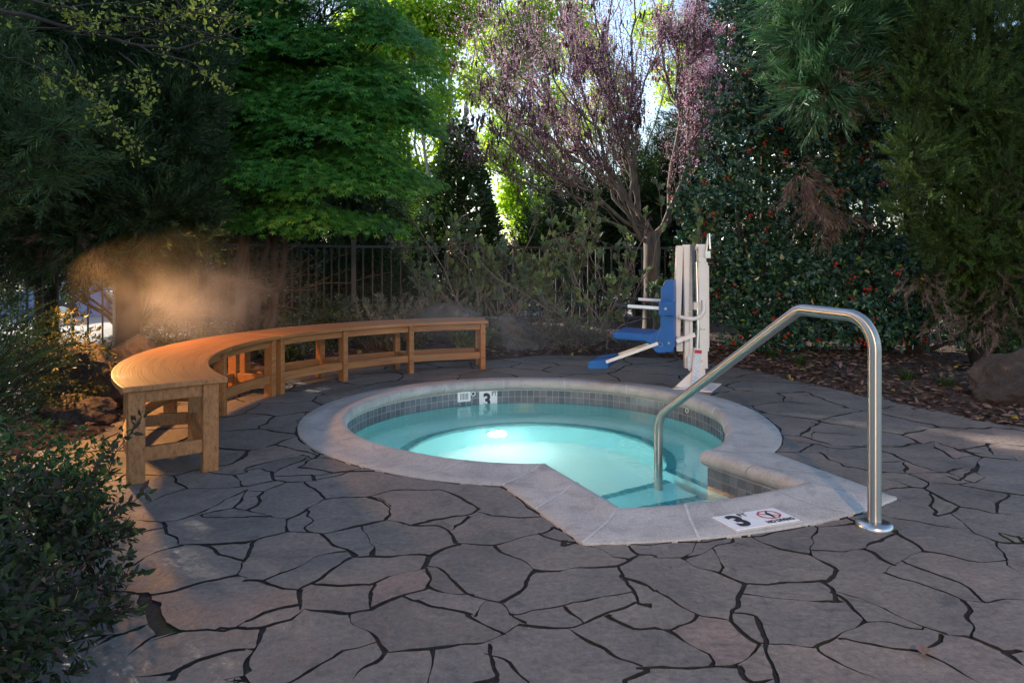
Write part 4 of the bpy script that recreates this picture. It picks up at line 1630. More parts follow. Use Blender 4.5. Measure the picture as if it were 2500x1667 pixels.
def conifer(name, label, cat, group, base, top, lumps, m, n, size, T, tr=.10, up=.45, dead=None, m_dead=None, tint_bias=0.0, boughs=10, lo=.5):
    root = empty(name, base, 0, label, cat, group)
    b = MB()
    b.tube(limb(base, top, 9, .03), taper(9, tr, tr * .3), 10)
    trunk_p = np.array(base, float), np.array(top, float)
    for q in lumps[:boughs]:
        h = np.clip(q.c[2] - .3, .4, trunk_p[1][2])
        s = trunk_p[0] + (trunk_p[1] - trunk_p[0]) * ((h - trunk_p[0][2]) / max(.1, trunk_p[1][2] - trunk_p[0][2]))
        b.tube(limb(s, q.c, 7, .06), taper(7, .03, .010), 6)
        for _ in range(3):
            e = q.c + rdir(1)[0] * q.r * .7
            b.tube(limb(s + (q.c - s) * .6, e, 6, .08), taper(6, .014, .004), 5)
    b.build('trunk', M['dark_bark'], root)
    lv = Leaves()
    lumps = clump(lumps)
    w = np.array([q.r[0] * q.r[2] + q.r[1] * q.r[2] for q in lumps])
    w = w / w.sum()
    for q, f in zip(lumps, w):
        k = max(4, int(n * f))
        p, u = q.shell(k, lo, 1.0)
        d = unit(u + Z3 * up + rdir(k) * .45)
        nn = unit(rdir(k) + u * .3)
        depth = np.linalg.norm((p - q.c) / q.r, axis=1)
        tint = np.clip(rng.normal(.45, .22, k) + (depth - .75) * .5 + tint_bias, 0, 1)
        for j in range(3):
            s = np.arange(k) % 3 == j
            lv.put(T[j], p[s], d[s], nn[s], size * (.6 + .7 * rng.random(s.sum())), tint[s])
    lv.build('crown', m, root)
    if dead:
        lv = Leaves()
        for q, k in dead:
            p, u = q.shell(k, .2, 1.0)
            d = unit(u * .7 + rdir(k) * .5 - Z3 * .9)
            for j in range(3):
                s = np.arange(k) % 3 == j
                lv.put(SPR_D[j], p[s], d[s], rdir(s.sum()), size * (.5 + .6 * rng.random(s.sum())))
        lv.build('dead_foliage', m_dead or M['dead'], root)
    return root


# ------------------------------------------------------------------ dark conifers on the left
def gpt_z(px, Z):
    x = (px - CX) / F * Z
    return Vector((x, Z, float(gz(x, Z)[0]) - .02))


CON = 'dark conifers screening the garden'
conifer('juniper_tree', 'feathery green juniper at the left edge, nearest of the dark conifers', 'tree', CON, (-3.55, 4.5, 0), (-3.4, 4.5, 4.6),
        [plump(10, 260, 4.3, 110, 120, .35), plump(100, 350, 4.3, 105, 80, .3), plump(40, 450, 4.4, 130, 75, .35), plump(-20, 140, 4.4, 100, 110, .4), plump(155, 300, 4.2, 40, 60, .15),
         plump(-120, 350, 4.4, 150, 200, .5), plump(-60, -20, 4.5, 150, 130, .5), Lump((-4.2, 3.1, 2.2), (.7, .9, 1.7)), Lump((-4.4, 1.6, 2.2), (.7, .9, 1.7)), Lump((-4.4, 5.5, 2.2), (.6, .9, 1.6)), Lump((-4.9, 6.8, 2.2), (.8, .9, 1.7)), Lump((-4.0, 3.6, 3.4), (.6, 1.2, .8))],  # the Lump entries are unseen foliage added to block the sun
        M['juniper'], 8000, .26, SPR_J, .09, .55, tint_bias=.22)
conifer('juniper_tree', 'dark juniper with upright feathery tips left of the maple, behind the overhanging twigs', 'tree', CON, gpt_z(300, 6.2), at(300, -150, 6.2),
        [plump(310, 350, 6.0, 110, 150, .5), plump(420, 250, 6.1, 80, 140, .45), plump(330, 490, 6.2, 140, 95, .5), plump(200, 500, 6.0, 140, 110, .5), plump(160, 120, 6.2, 180, 150, .6), plump(350, 90, 6.3, 170, 150, .6),
         plump(440, 430, 6.3, 70, 110, .4), plump(110, 590, 6.2, 120, 40, .4), plump(320, 640, 6.4, 60, 50, .3), plump(420, 560, 6.6, 90, 50, .3), plump(230, 400, 6.0, 130, 110, .5), plump(390, 590, 6.4, 120, 40, .4), plump(250, 600, 6.3, 120, 40, .4)],
        M['juniper'], 9500, .30, SPR_J, .10, .8, tint_bias=-.08, dead=[(plump(330, 570, 6.2, 140, 50, .4), 60), (plump(210, 580, 6.0, 110, 50, .4), 50)])
conifer('juniper_tree', 'tall black green juniper at the back left, behind the fence pickets', 'tree', CON, gpt_z(110, 8.2), at(110, -350, 8.2),
        [plump(60, 150, 8.0, 190, 230, .7), plump(300, 100, 8.4, 190, 230, .7), plump(500, 150, 8.6, 150, 230, .7), plump(540, 400, 8.6, 120, 120, .6), plump(90, 430, 8.0, 180, 120, .6), plump(320, 420, 8.4, 180, 130, .6),
         plump(200, -150, 8.3, 350, 170, .9), plump(560, -120, 8.7, 220, 170, .8), plump(500, 540, 8.6, 120, 40, .4), plump(60, 570, 8.0, 140, 50, .4), plump(170, 650, 8.1, 120, 30, .3), plump(330, 630, 8.4, 120, 40, .3), plump(20, 640, 8.0, 90, 60, .3), plump(470, 620, 8.6, 90, 40, .3), plump(560, 600, 8.6, 80, 60, .3), plump(620, 480, 8.8, 120, 100, .4)],
        M['juniper'], 9000, .40, SPR_J, .13, .6, tint_bias=-.2, lo=.35)

# ------------------------------------------------------------------ Japanese maple
root = empty('maple_tree', gpt_z(622, 7.2), 0, 'broad green maple with layered drooping leaves behind the benches', 'tree')
lum = [(780, 20, 7.1, 180, 75), (900, 110, 7.1, 140, 62), (690, 130, 7.0, 170, 72), (860, 235, 7.0, 165, 62), (640, 290, 6.9, 150, 66), (790, 345, 6.9, 185, 62), (935, 290, 7.2, 100, 50), (690, 430, 6.8, 165, 58), (830, 455, 6.9, 150, 52),
       (590, 420, 7.0, 110, 60), (720, 530, 6.9, 130, 36), (985, 195, 7.3, 75, 42), (570, 100, 7.3, 120, 100), (620, -70, 7.2, 200, 90), (850, -90, 7.2, 140, 80), (620, 540, 7.1, 110, 40), (850, 545, 7.2, 100, 30), (740, 230, 7.4, 150, 80), (720, 340, 7.5, 200, 110), (640, 180, 7.5, 150, 120), (520, 330, 7.4, 90, 110)]
b = MB()
base = np.array(gpt_z(622, 7.2))
for px, dx in ((600, -.08), (618, 0.0), (640, .07), (655, .13), (590, -.14)):
    s = base + np.array([dx, rng.normal(0, .06), 0])
    e = np.array(at(px + rng.normal(0, 40), 420, 7.2))
    b.tube(limb(s, e, 9, .06), taper(9, .045, .022), 8)
lumps = [plump(a, c, z, rx, rz * 1.25, .5) for a, c, z, rx, rz in lum]
lumps += [plump(rng.uniform(560, 960), rng.uniform(-40, 480), rng.uniform(6.9, 7.4), rng.uniform(60, 110), rng.uniform(40, 70), .35) for _ in range(30)]
for q in lumps:
    s = np.array(at(622 + rng.normal(0, 25), 440, 7.2))
    b.tube(limb(s, q.c, 9, .06), taper(9, .020, .006), 6)
    for _ in range(5):
        b.tube(limb(s + (q.c - s) * .75, q.c + rdir(1)[0] * q.r * .8, 6, .08), taper(6, .008, .003), 4)
for _ in range(36):                               # bare fine twigs under the crown
    s = base + np.array([rng.normal(0, .12), rng.normal(0, .1), .25 + rng.random() * .7])
    e = s + np.array([rng.normal(.25, .42), rng.normal(0, .25), -.05 + rng.random() * .45])
    b.tube(limb(s, e, 6, .12), taper(6, .007, .0025), 4)
b.build('trunk', M['dark_bark'], root)
lv = Leaves()
for q in lumps:
    ns = int(34 + 500 * q.r[0] * q.r[2])
    c, u = q.shell(ns * 2, .7, 1.05)
    keep = (u[:, 2] > -.35) & (u[:, 1] < .45)
    c, u = c[keep][:ns], u[keep][:ns]
    for i in range(len(c)):
        k = 14
        t = rng.random(k)
        o = unit(np.array([u[i][0], u[i][1], 0]) + rdir(1)[0] * np.array([.5, .5, 0]))
        sd = np.array([-o[1], o[0], 0])
        p = c[i] + o * (t * .26)[:, None] + sd * (rng.normal(0, .085, k))[:, None] - Z3 * (t * t * .10 + rng.random(k) * .085)[:, None]
        d = unit(o * .8 + sd * rng.normal(0, .5, k)[:, None] - Z3 * (.35 + .5 * rng.random(k))[:, None])
        nn = unit(Z3 + o * .8 - np.array([0, .35, 0]) + rdir(k) * .5)
        lv.put(T_STAR, p, d, nn, .046 + .026 * rng.random(k), np.clip(rng.normal(.5, .25, k), 0, 1))
lv.build('crown', M['maple'], root)

# ------------------------------------------------------------------ bare flowering redbud
root = empty('redbud_tree', gpt_z(1590, 9.1), 0, 'pink flowering tree with grey forked trunk and hanging brown pods behind the lift', 'tree')
b = MB()
tb = np.array(gpt_z(1590, 9.1))
fk = np.array(at(1590, 568, 9.1))
b.tube(limb(tb - Z3 * .05, fk, 7, .02), [.135, .115, .105, .10, .10, .105, .10], 12)
out = []
heads = [(1165, 215, 9.0, .044), (1225, 60, 9.3, .046), (1340, -120, 9.2, .052), (1440, -90, 8.9, .055), (1575, -120, 8.8, .05), (1650, -120, 9.2, .055), (1270, 380, 8.9, .036), (1760, 90, 9.3, .042), (1500, -160, 9.4, .05), (1700, 330, 9.2, .03), (1120, 180, 9.0, .03), (1150, 40, 9.2, .03), (1200, -60, 9.0, .034), (1275, 10, 8.8, .04), (1420, 40, 9.1, .036), (1370, 190, 8.9, .034), (1480, 120, 9.3, .036), (1540, 230, 9.0, .032), (1460, 260, 9.3, .03), (1400, 330, 9.0, .028), (1720, -60, 9.0, .045), (1760, 90, 9.3, .038),
         (1270, 380, 8.9, .034), (1330, 250, 9.3, .040), (1700, 330, 9.2, .03), (1420, 120, 9.0, .042), (1290, 300, 8.7, .034), (1120, 320, 8.9, .03), (1160, 390, 9.2, .03), (1230, 190, 8.8, .036), (1160, 110, 9.3, .036), (1180, 300, 8.7, .032), (1790, 210, 8.9, .03), (1690, 40, 9.3, .04), (1745, 180, 8.8, .032), (1680, 190, 9.1, .03), (1610, 60, 9.4, .04)]
mains = []
for px, py, Z, r0 in heads:
    e = np.array(at(px, py, Z))
    s = fk + np.array([rng.normal(0, .04), rng.normal(0, .04), -.12 * rng.random()])
    if len(mains) >= 17:                          # later limbs fork off an earlier one
        q = min(mains, key=lambda m_: np.linalg.norm(m_[9] - e))
        s = q[rng.integers(3, 6)]
    P = limb(s, e, 12, .06, .13 if px < 1500 else .09)
    mains.append(P)
    grow(b, P, r0 * .58, .006, 3, 7, .46, .62, .5, out, 8, .0022)
b.build('trunk', M['bark'], root)
pts = np.array([o_[0] for o_ in out])
drs = np.array([o_[1] for o_ in out])
lev = np.array([o_[2] for o_ in out])
print('redbud nodes', len(pts))
lv = Leaves()
fine = (lev <= 1) & (pts[:, 2] > 1.75)
fp, fd = pts[fine], drs[fine]
sel = rng.integers(0, len(fp), 85000)
p = fp[sel] + fd[sel] * rng.normal(0, .14, (len(sel), 1)) + rng.normal(0, .05, (len(sel), 3))
hi = np.clip((p[:, 2] - 1.7) / 1.6, 0.08, 1)
hi = hi * np.where(CX + F * p[:, 0] / p[:, 1] < 1290, .5, 1.0)
keep = rng.random(len(p)) < hi
p = p[keep]
k = len(p)
lv.put(T_ROUND, p, rdir(k), rdir(k), .010 + .013 * rng.random(k))
lv.build('blossom', M['blossom'], root)
lv = Leaves()
sel = rng.integers(0, len(fp), 620)
for s in sel:
    k = rng.integers(3, 9)
    p = fp[s] + rng.normal(0, .035, (k, 3))
    lv.put(T_SLIM, p, unit(-Z3 + rdir(k) * .22), rdir(k), .065 + .035 * rng.random(k))
lv.build('seed_pods', M['pod'], root)

# ------------------------------------------------------------------ hollies with red berries
def leafy(name, label, cat, group, base, lumps, m, n, size, T, stems=8, stem_m='dark_bark', sr=.02, lo=.6, flat=.5, tint=None, berries=0, billow=False):
    root = empty(name, base, 0, label, cat, group)
    b = MB()
    bs = np.array(base, float)
    for i in range(stems):
        q = lumps[i % len(lumps)]
        e = q.c + rdir(1)[0] * q.r * .6
        b.tube(limb(bs + np.array([rng.normal(0, .05), rng.normal(0, .05), -.03]), e, 7, .07), taper(7, sr, sr * .25), 6)
    b.build('stem' if sr < .03 else 'trunk', M[stem_m], root)
    lv = Leaves()
    if billow: lumps = clump(lumps)
    w = np.array([q.r[0] * q.r[2] + q.r[1] * q.r[2] + q.r[0] * q.r[1] for q in lumps])
    w = w / w.sum()
    for q, f in zip(lumps, w):
        k = max(3, int(n * f / 5))
        p, u = q.shell(k, lo, 1.0)
        for j in range(5):                        # rosettes of five leaves
            a = rdir(k)
            d = unit(u * .6 + a)
            tt = rng.random(k) if tint is None else tint(k, p)
            lv.put(T, p + a * size * .25, d, unit(u + Z3 * flat + rdir(k) * .35), size * (.65 + .6 * rng.random(k)), tt)
    lv.build('crown', m, root)
    if berries:
        b = MB()
        for _ in range(berries):
            q = lumps[rng.integers(len(lumps))]
            p, u = q.shell(1, .94, 1.0)
            if u[0][1] > .15: continue
            for _ in range(rng.integers(4, 10)):
                c = p[0] + u[0] * .03 + rng.normal(0, .022, 3)
                r_ = .0115
                b.add([c + np.array(v) * r_ for v in ((1, 0, 0), (0, 1, 0), (-1, 0, 0), (0, -1, 0), (0, 0, 1), (0, 0, -1))],
                      [(0, 1, 4), (1, 2, 4), (2, 3, 4), (3, 0, 4), (1, 0, 5), (2, 1, 5), (3, 2, 5), (0, 3, 5)], 0, True)
        tag(b.build('berries', M['berry'], root), kind='stuff')
    return root


HOL = 'red berried hollies'
leafy('holly_tree', 'dark glossy holly with red berries directly right of the pool lift', 'tree', HOL, gpt_z(1850, 8.4),
      [plump(1830, 90, 8.2, 130, 130, .6), plump(1890, 250, 8.1, 165, 130, .6), plump(1790, 360, 8.1, 130, 110, .6), plump(1760, 520, 8.0, 115, 115, .55), plump(1890, 470, 8.0, 165, 120, .6), plump(1800, 670, 8.0, 140, 110, .55), plump(1930, 690, 7.9, 150, 120, .6),
       plump(1880, 800, 7.9, 150, 50, .5), plump(1725, 620, 8.1, 75, 90, .4), plump(1900, -60, 8.4, 170, 120, .7), plump(1960, 380, 8.3, 120, 120, .6), plump(1720, 740, 8.0, 60, 80, .4)],
      M['holly'], 26000, .058, T_LEAF, 12, 'dark_bark', .05, .5, .3, berries=150, billow=True)
leafy('holly_tree', 'dark holly with red berries partly hidden by the brown tipped cypress at right', 'tree', HOL, gpt_z(2130, 7.7),
      [plump(2060, 330, 7.8, 130, 130, .55), plump(2100, 500, 7.5, 150, 120, .55), plump(2080, 650, 7.4, 130, 110, .55), plump(2190, 640, 7.3, 120, 120, .5), plump(2130, 760, 7.3, 160, 70, .5), plump(2280, 740, 7.3, 110, 80, .5), plump(2030, 790, 7.5, 110, 60, .5),
       plump(2170, 330, 7.8, 110, 120, .5), plump(2110, 150, 8.0, 140, 130, .6), plump(2390, 800, 7.7, 120, 50, .4), plump(2490, 800, 7.4, 90, 60, .4)],
      M['holly'], 18000, .058, T_LEAF, 10, 'dark_bark', .045, .5, .3, berries=100, billow=True)

# ------------------------------------------------------------------ cedar bough and the cypress on the right
conifer('cedar_tree', 'soft green plumed cedar with drooping brown sprays in front of the hollies', 'tree', None, gpt_z(2240, 7.4), at(2240, -300, 7.4),
        [plump(1985, 95, 6.8, 70, 70, .25), plump(2065, 55, 6.8, 95, 75, .3), plump(2110, 165, 6.9, 60, 60, .25), plump(1975, 205, 6.7, 55, 40, .2), plump(2160, 60, 7.0, 80, 80, .3), plump(2040, -60, 6.9, 150, 80, .4), plump(2200, -40, 7.1, 120, 90, .4), plump(2000, 235, 6.65, 35, 22, .15)],
        M['cedar'], 1500, .36, SPR_P, .11, .15, dead=[(plump(2040, 150, 6.65, 65, 40, .2), 44), (plump(2085, 205, 6.65, 45, 26, .15), 26), (plump(1955, 425, 6.8, 30, 32, .1), 20), (plump(2005, 480, 6.8, 22, 38, .1), 18), (plump(2050, 525, 6.9, 16, 32, .08), 10)], boughs=6)
conifer('cypress_tree', 'dense cypress filling the right edge, green above and dead brown below', 'tree', None, gpt_z(2420, 6.6), at(2420, -250, 6.6),
        [plump(2320, 90, 6.3, 150, 140, .5), plump(2450, 240, 6.3, 120, 190, .5), plump(2290, 260, 6.2, 105, 100, .4), plump(2400, 400, 6.2, 140, 130, .45), plump(2250, 400, 6.1, 75, 80, .35), plump(2320, 510, 6.2, 120, 90, .4), plump(2460, 560, 6.3, 120, 120, .4),
         plump(2235, 150, 6.3, 60, 80, .3), plump(2400, -60, 6.4, 200, 120, .6), plump(2600, 150, 6.4, 150, 300, .6), plump(2600, 520, 6.4, 140, 200, .6), plump(2330, 610, 6.3, 90, 60, .3), plump(2440, 680, 6.4, 120, 60, .4), plump(2350, 730, 6.6, 90, 70, .4), plump(2470, 790, 6.5, 90, 60, .4)],
        M['cypress'], 9500, .19, SPR_C, .14, .6, dead=[(plump(2410, 650, 6.3, 120, 60, .35), 80), (plump(2460, 730, 6.2, 100, 60, .35), 70), (plump(2400, 790, 6.2, 90, 40, .3), 50), (plump(2250, 690, 6.1, 60, 40, .2), 30), (plump(2285, 775, 6.0, 28, 50, .15), 18), (plump(2440, 480, 6.1, 80, 90, .3), 50)], lo=.4)
# ------------------------------------------------------------------ trees beyond the fence
DK = 'dark evergreens beyond the fence'
for px, Z, topy, rx, lab in ((1400, 12.4, 420, 120, 'dark evergreen behind the fence below the pink branches'), (1560, 12.8, 330, 130, 'dark evergreen behind the grey trunk of the pink tree'), (1700, 12.4, 300, 120, 'dark evergreen in the gap between pink tree and holly'),
                             (1850, 11.8, -40, 150, 'dark evergreen behind the upper part of the left holly'), (2060, 11.8, 150, 150, 'dark evergreen in the gap between the two hollies'), (2290, 11.5, 120, 150, 'dark evergreen behind the brown tipped cypress'), (2480, 11.2, 150, 150, 'dark evergreen at the far right behind the cypress'),
                             (640, 11.4, 120, 140, 'dark evergreen behind the maple trunk'), (810, 11.5, 290, 120, 'dark evergreen behind the right half of the maple'), (470, 11.4, 200, 140, 'dark evergreen behind the maple and the black green juniper')):
    top = at(px, topy, Z)
    conifer('evergreen_tree', lab, 'tree', DK, gpt_z(px, Z), top,
            [plump(px, topy + 70, Z, rx * .6, 90, .6), plump(px - 50, topy + 170, Z, rx * .8, 90, .7), plump(px + 50, topy + 190, Z, rx * .8, 90, .7), plump(px, topy + 290, Z, rx, 90, .8), plump(px + 10, 690, Z, rx, 90, .8)],
            M['juniper'], 1500, .5, SPR_J, .12, .4, dead=[(plump(px + 10, topy + 200, Z - .5, 70, 100, .3), 24)], lo=.45)


leafy('laurel_shrub', 'dark shrub screening the parked cars behind the left fence', 'shrub', None, gpt_z(330, 9.7),
      [plump(100, 600, 9.5, 170, 50, .5), plump(330, 590, 9.5, 150, 55, .5), plump(250, 655, 9.6, 50, 50, .3), plump(610, 640, 9.9, 70, 80, .4), plump(560, 570, 9.8, 120, 50, .4), plump(720, 660, 10.2, 90, 80, .5), plump(20, 680, 9.3, 60, 60, .4), plump(180, 690, 9.5, 40, 50, .3)],
      M['privet'], 9000, .075, T_LEAF, 14, 'dark_bark', .02, .3, .2)
leafy('laurel_shrub', 'dark shrub filling the gaps under the hollies behind the fence', 'shrub', None, gpt_z(2000, 10.9),
      [plump(1760, 640, 11.2, 120, 90, .5), plump(1950, 600, 11.2, 140, 110, .5), plump(2120, 620, 11.2, 140, 110, .5), plump(2300, 640, 11, 140, 110, .5), plump(2460, 660, 11, 120, 110, .5), plump(2000, 460, 11.4, 200, 100, .5), plump(1980, 560, 11.0, 170, 90, .5), plump(1900, 690, 10.9, 120, 70, .4), plump(2160, 700, 10.8, 140, 70, .4)],
      M['privet'], 14000, .085, T_LEAF, 14, 'dark_bark', .02, .3, .2)


def cone_tree(label, px, Z, apex, rpx, n):
    base = gpt_z(px, Z)
    root = empty('holly_cone', base, 0, label, 'tree', 'clipped evergreen cones beyond the fence')
    h = at(px, apex, Z).z - base.z
    b = MB()
    b.tube([base, base + Vector((0, 0, h * .9))], [.09, .02], 8)
    b.build('trunk', M['dark_bark'], root)
    lv = Leaves()
    t = 1 - np.sqrt(rng.random(n))
    a = rng.random(n) * 2 * PI
    r0 = rpx / F * Z
    rad = r0 * (1 - t) ** .75 * (1 + .16 * np.sin(a * 5 + t * 9) + .08 * rng.normal(0, 1, n)) * (.72 + .28 * rng.random(n) ** .5)
    p = np.c_[base.x + rad * np.cos(a), base.y + rad * np.sin(a), base.z + .05 + t * h]
    u = np.c_[np.cos(a), np.sin(a), np.full(n, .5)]
    for j in range(3):
        q = rdir(n)
        lv.put(T_LEAF, p + q * .05, u + q, unit(u + rdir(n) * .6), .07 + .05 * rng.random(n))
    lv.build('crown', M['privet'], root)


cone_tree('clipped dark evergreen cone left of the bright gap beyond the fence', 885, 12.4, 492, 135, 4600)
cone_tree('clipped dark evergreen cone right of the bright gap beyond the fence', 1120, 13.2, 280, 135, 6000)
cone_tree('clipped dark evergreen cone behind the maple trunk', 690, 12.0, 500, 140, 3500)

LM = 'bright lime green trees beyond the fence'
def lime(label, px, Z, lum, stems, n):
    base = gpt_z(px, Z)
    root = empty('lime_tree', base, 0, label, 'tree', LM)
    b = MB()
    out = []
    for sx, sy in stems:
        P = limb(np.array(base) + np.array([rng.normal(0, .12), 0, 0]), np.array(at(sx, sy, Z + rng.normal(0, .5))), 12, .03, .05)
        grow(b, P, .065, .012, 2, 6, .30, .35, .7, out, 7, .008)
    b.build('trunk', M['pale_bark'], root)
    lv = Leaves()
    for a, c, rx, rz in lum:
        q = plump(a, c, Z, rx, rz, rx / F * Z * .8)
        k = int(n * rx * rz / 9000)
        cs, u = q.shell(max(4, k // 22), .25, 1.05)
        for i in range(len(cs)):
            m_ = 22
            p = cs[i] + rng.normal(0, .13, (m_, 3))
            lv.put(T_LEAF, p, unit(rdir(m_) - Z3 * .5), unit(rdir(m_) + Z3 * .4), .10 + .07 * rng.random(m_))
    lv.build('crown', M['lime'], root)


lime('bright lime green tree rising in the gap right of the maple', 1060, 19.5,
     [(1010, 60, 90, 80), (1080, 140, 70, 50), (1060, 300, 60, 40), (1110, 400, 70, 50), (950, 230, 70, 70), (930, 480, 60, 90), (1010, 450, 50, 60), (1150, 30, 70, 50), (960, 600, 60, 80), (890, 150, 60, 90), (860, 420, 50, 60), (960, 60, 80, 70), (1030, 130, 50, 40), (930, 190, 60, 80), (985, 250, 30, 40), (940, 330, 60, 70), (960, 430, 60, 60), (975, 520, 45, 70), (1000, 610, 45, 70), (1060, 40, 60, 50), (1075, 235, 38, 38), (1120, 60, 50, 40), (880, 60, 60, 60), (1090, 335, 40, 24), (1000, 690, 40, 40), (900, 270, 60, 80), (925, 400, 40, 60), (1150, 215, 30, 34), (960, 130, 60, 60)],
     [(930, -60), (985, -40), (1040, -80), (1085, -30), (1130, -60), (1175, -20), (1010, 120), (1110, 90)], 3600)
lime('bright lime green tree seen through the pink branches', 1300, 21,
     [(1190, 200, 60, 60), (1230, 380, 60, 50), (1350, 400, 60, 60), (1280, 100, 60, 60), (1240, 60, 60, 60), (1320, 20, 70, 60), (1250, 180, 45, 50), (1330, 130, 50, 60), (1230, 300, 40, 36), (1290, 330, 50, 60), (1350, 260, 50, 60), (1240, 470, 40, 80), (1300, 520, 60, 80), (1180, 120, 36, 40), (1190, 340, 30, 30), (1400, 60, 60, 50), (1300, 640, 60, 70), (1270, 700, 50, 60)],
     [(1190, -50), (1240, -60), (1290, -40), (1340, -60), (1390, 20), (1260, 120)], 3200)
lime('paler lime green tree far behind the grey forked trunk', 1480, 25,
     [(1440, 120, 60, 70), (1500, 220, 60, 60), (1600, 60, 60, 60), (1640, 200, 50, 60), (1430, 300, 60, 50), (1690, 120, 50, 80)],
     [(1440, 30), (1500, 80), (1580, 10), (1650, 60)], 2800)

# ------------------------------------------------------------------ hydrangeas against the fence
HY = 'leggy hydrangeas against the fence'
def hydrangea(label, px, Z, top, nst, nleaf=7, wide=.55):
    base = gpt_z(px, Z)
    root = empty('hydrangea', base, 0, label, 'shrub', HY)
    b = MB()
    out = []
    hz = at(px, top, Z).z
    tips = []
    for i in range(nst):
        s = np.array(base) + np.array([rng.normal(0, .16), rng.normal(0, .12), 0])
        e = np.array([base.x + rng.normal(0, wide), base.y + rng.normal(-.1, .3), hz * (.45 + .58 * rng.random())])
        P = limb(s, e, 9, .07, rng.normal(0, .10))
        o2 = []
        grow(b, P, .0095, .004, 2, 4, .36, .6, .45, o2, 5, .0028)
        tips += [(p, d) for p, d, l in o2 if l <= 1]
    b.build('stem', M['twig'], root)
    lv = Leaves()
    idx = rng.permutation(len(tips))[:int(len(tips) * .26)]
    for i in idx:
        p, d = tips[i]
        k = rng.integers(3, nleaf)
        dd = unit(d + rdir(k) * .9 + Z3 * .15)
        lv.put(T_LEAF, p + rng.normal(0, .014, (k, 3)), dd, unit(Z3 + rdir(k) * .5), .055 + .06 * rng.random(k), np.full(k, rng.random()))
    lv.build('foliage', M['hydrangea'], root)
    for i in rng.permutation(len(tips))[:14]:
        p, d = tips[i]
        if p[2] < .9: continue
        k = 46
        lv = Leaves()
        lv.put(T_ROUND, p + rng.normal(0, .045, (k, 3)), rdir(k), rdir(k), .018 + .014 * rng.random(k))
        lv.build('dry_flower_head', M['dry_flower'], root)


hydrangea('leggy grey stemmed hydrangea at the left of its row, by the fence corner', 1060, 9.2, 540, 12)
hydrangea('leggy grey stemmed hydrangea behind the small boulder', 1215, 9.0, 490, 14)
hydrangea('leggy hydrangea with dry flower heads behind the blue chair', 1345, 9.0, 490, 14)
hydrangea('leggy hydrangea in front of the pink tree trunk', 1480, 8.7, 550, 13)
hydrangea('small leafy hydrangea just behind the pool lift mast', 1640, 8.3, 570, 9, 9, .3)

# ------------------------------------------------------------------ low shrubs behind the benches
BX = 'low clipped shrubs behind the benches'
def low(name, label, cat, group, c, r, m, n, size, T, **kw):
    base = (c[0], c[1], float(gz(c[0], c[1])[0]) - .01)
    L = [Lump((c[0], c[1], c[2]), r)]
    for _ in range(4):
        q = rng.normal(0, .42, 3)
        q[0] = min(q[0], .15)
        L.append(Lump((c[0] + q[0] * r[0], c[1] + q[1] * r[1], c[2] + abs(q[2]) * r[2] * .6), np.array(r) * .6))
    return leafy(name, label, cat, group, base, L, M[m], n, size, T, **kw)


low('boxwood_shrub', 'low rounded shrub in the orange mist behind the bench', 'shrub', BX, (-2.95, 6.5, .28), (.52, .4, .36), 'boxwood', 5200, .026, T_LEAF, stems=14, sr=.008)
low('boxwood_shrub', 'low rounded shrub beneath the maple trunk', 'shrub', BX, (-2.72, 7.35, .25), (.42, .35, .38), 'boxwood', 3800, .026, T_LEAF, stems=10, sr=.008)
low('boxwood_shrub', 'low rounded shrub behind the joint of the two benches', 'shrub', BX, (-2.25, 7.5, .27), (.42, .35, .33), 'boxwood', 4400, .026, T_LEAF, stems=10, sr=.008)
low('boxwood_shrub', 'small bright shrub beside the fence corner post', 'shrub', BX, (-1.85, 7.9, .30), (.28, .28, .36), 'boxwood', 3000, .028, T_LEAF, stems=8, sr=.007)


def tuft(name, label, cat, group, c, n, L, spread, m, w=.02, stem='stem_tuft'):
    z = float(gz(c[0], c[1])[0])
    v, f, t = [], [], []
    for i in range(n):
        a = rng.random() * 2 * PI
        l = L * (.5 + .6 * rng.random())
        o = np.array([math.cos(a), math.sin(a), 0])
        s = np.array([c[0], c[1], z - .01]) + o * rng.random() * spread * .35
        ln = spread * (.2 + .8 * rng.random())
        sd = np.array([-o[1], o[0], 0]) * w * .5
        k = len(v)
        tt = rng.random()
        for q in range(4):
            x = q / 3
            p = s + o * ln * x * x + Z3 * l * (x - .28 * x * x)
            v += [p - sd * (1 - x * .9), p + sd * (1 - x * .9)]
            t += [tt, tt]
        for q in range(3): f.append((k + 2 * q, k + 2 * q + 1, k + 2 * q + 3, k + 2 * q + 2))
    root = mesh_np(name, np.array(v), np.array(f), M[m], None, tint=t)
    return tag(root, label, cat, group)


def leafy_stalks(name, label, cat, group, c, r, h, n, m, size, T):
    """upright stalks clothed in small leaves"""
    base = (c[0], c[1], float(gz(c[0], c[1])[0]) - .01)
    root = empty(name, base, 0, label, cat, group)
    b = MB()
    lv = Leaves()
    for i in range(n):
        a, q = rng.random() * 2 * PI, r * math.sqrt(rng.random())
        s = np.array(base) + np.array([q * math.cos(a) * .5, q * math.sin(a) * .5, 0])
        e = np.array(base) + np.array([q * math.cos(a) * 1.5, q * math.sin(a) * 1.5, h * (.55 + .5 * rng.random())])
        P = limb(s, e, 10, .05)
        b.tube(P, taper(10, .004, .002), 4, cap=False)
        for p in P[2:]:
            k = 6
            lv.put(T, p + rng.normal(0, .006, (k, 3)), unit(rdir(k) * .8 + Z3 * .9), rdir(k), size * (.7 + .6 * rng.random(k)))
    b.build('stem', M['twig'], root)
    lv.build('foliage', M[m], root)


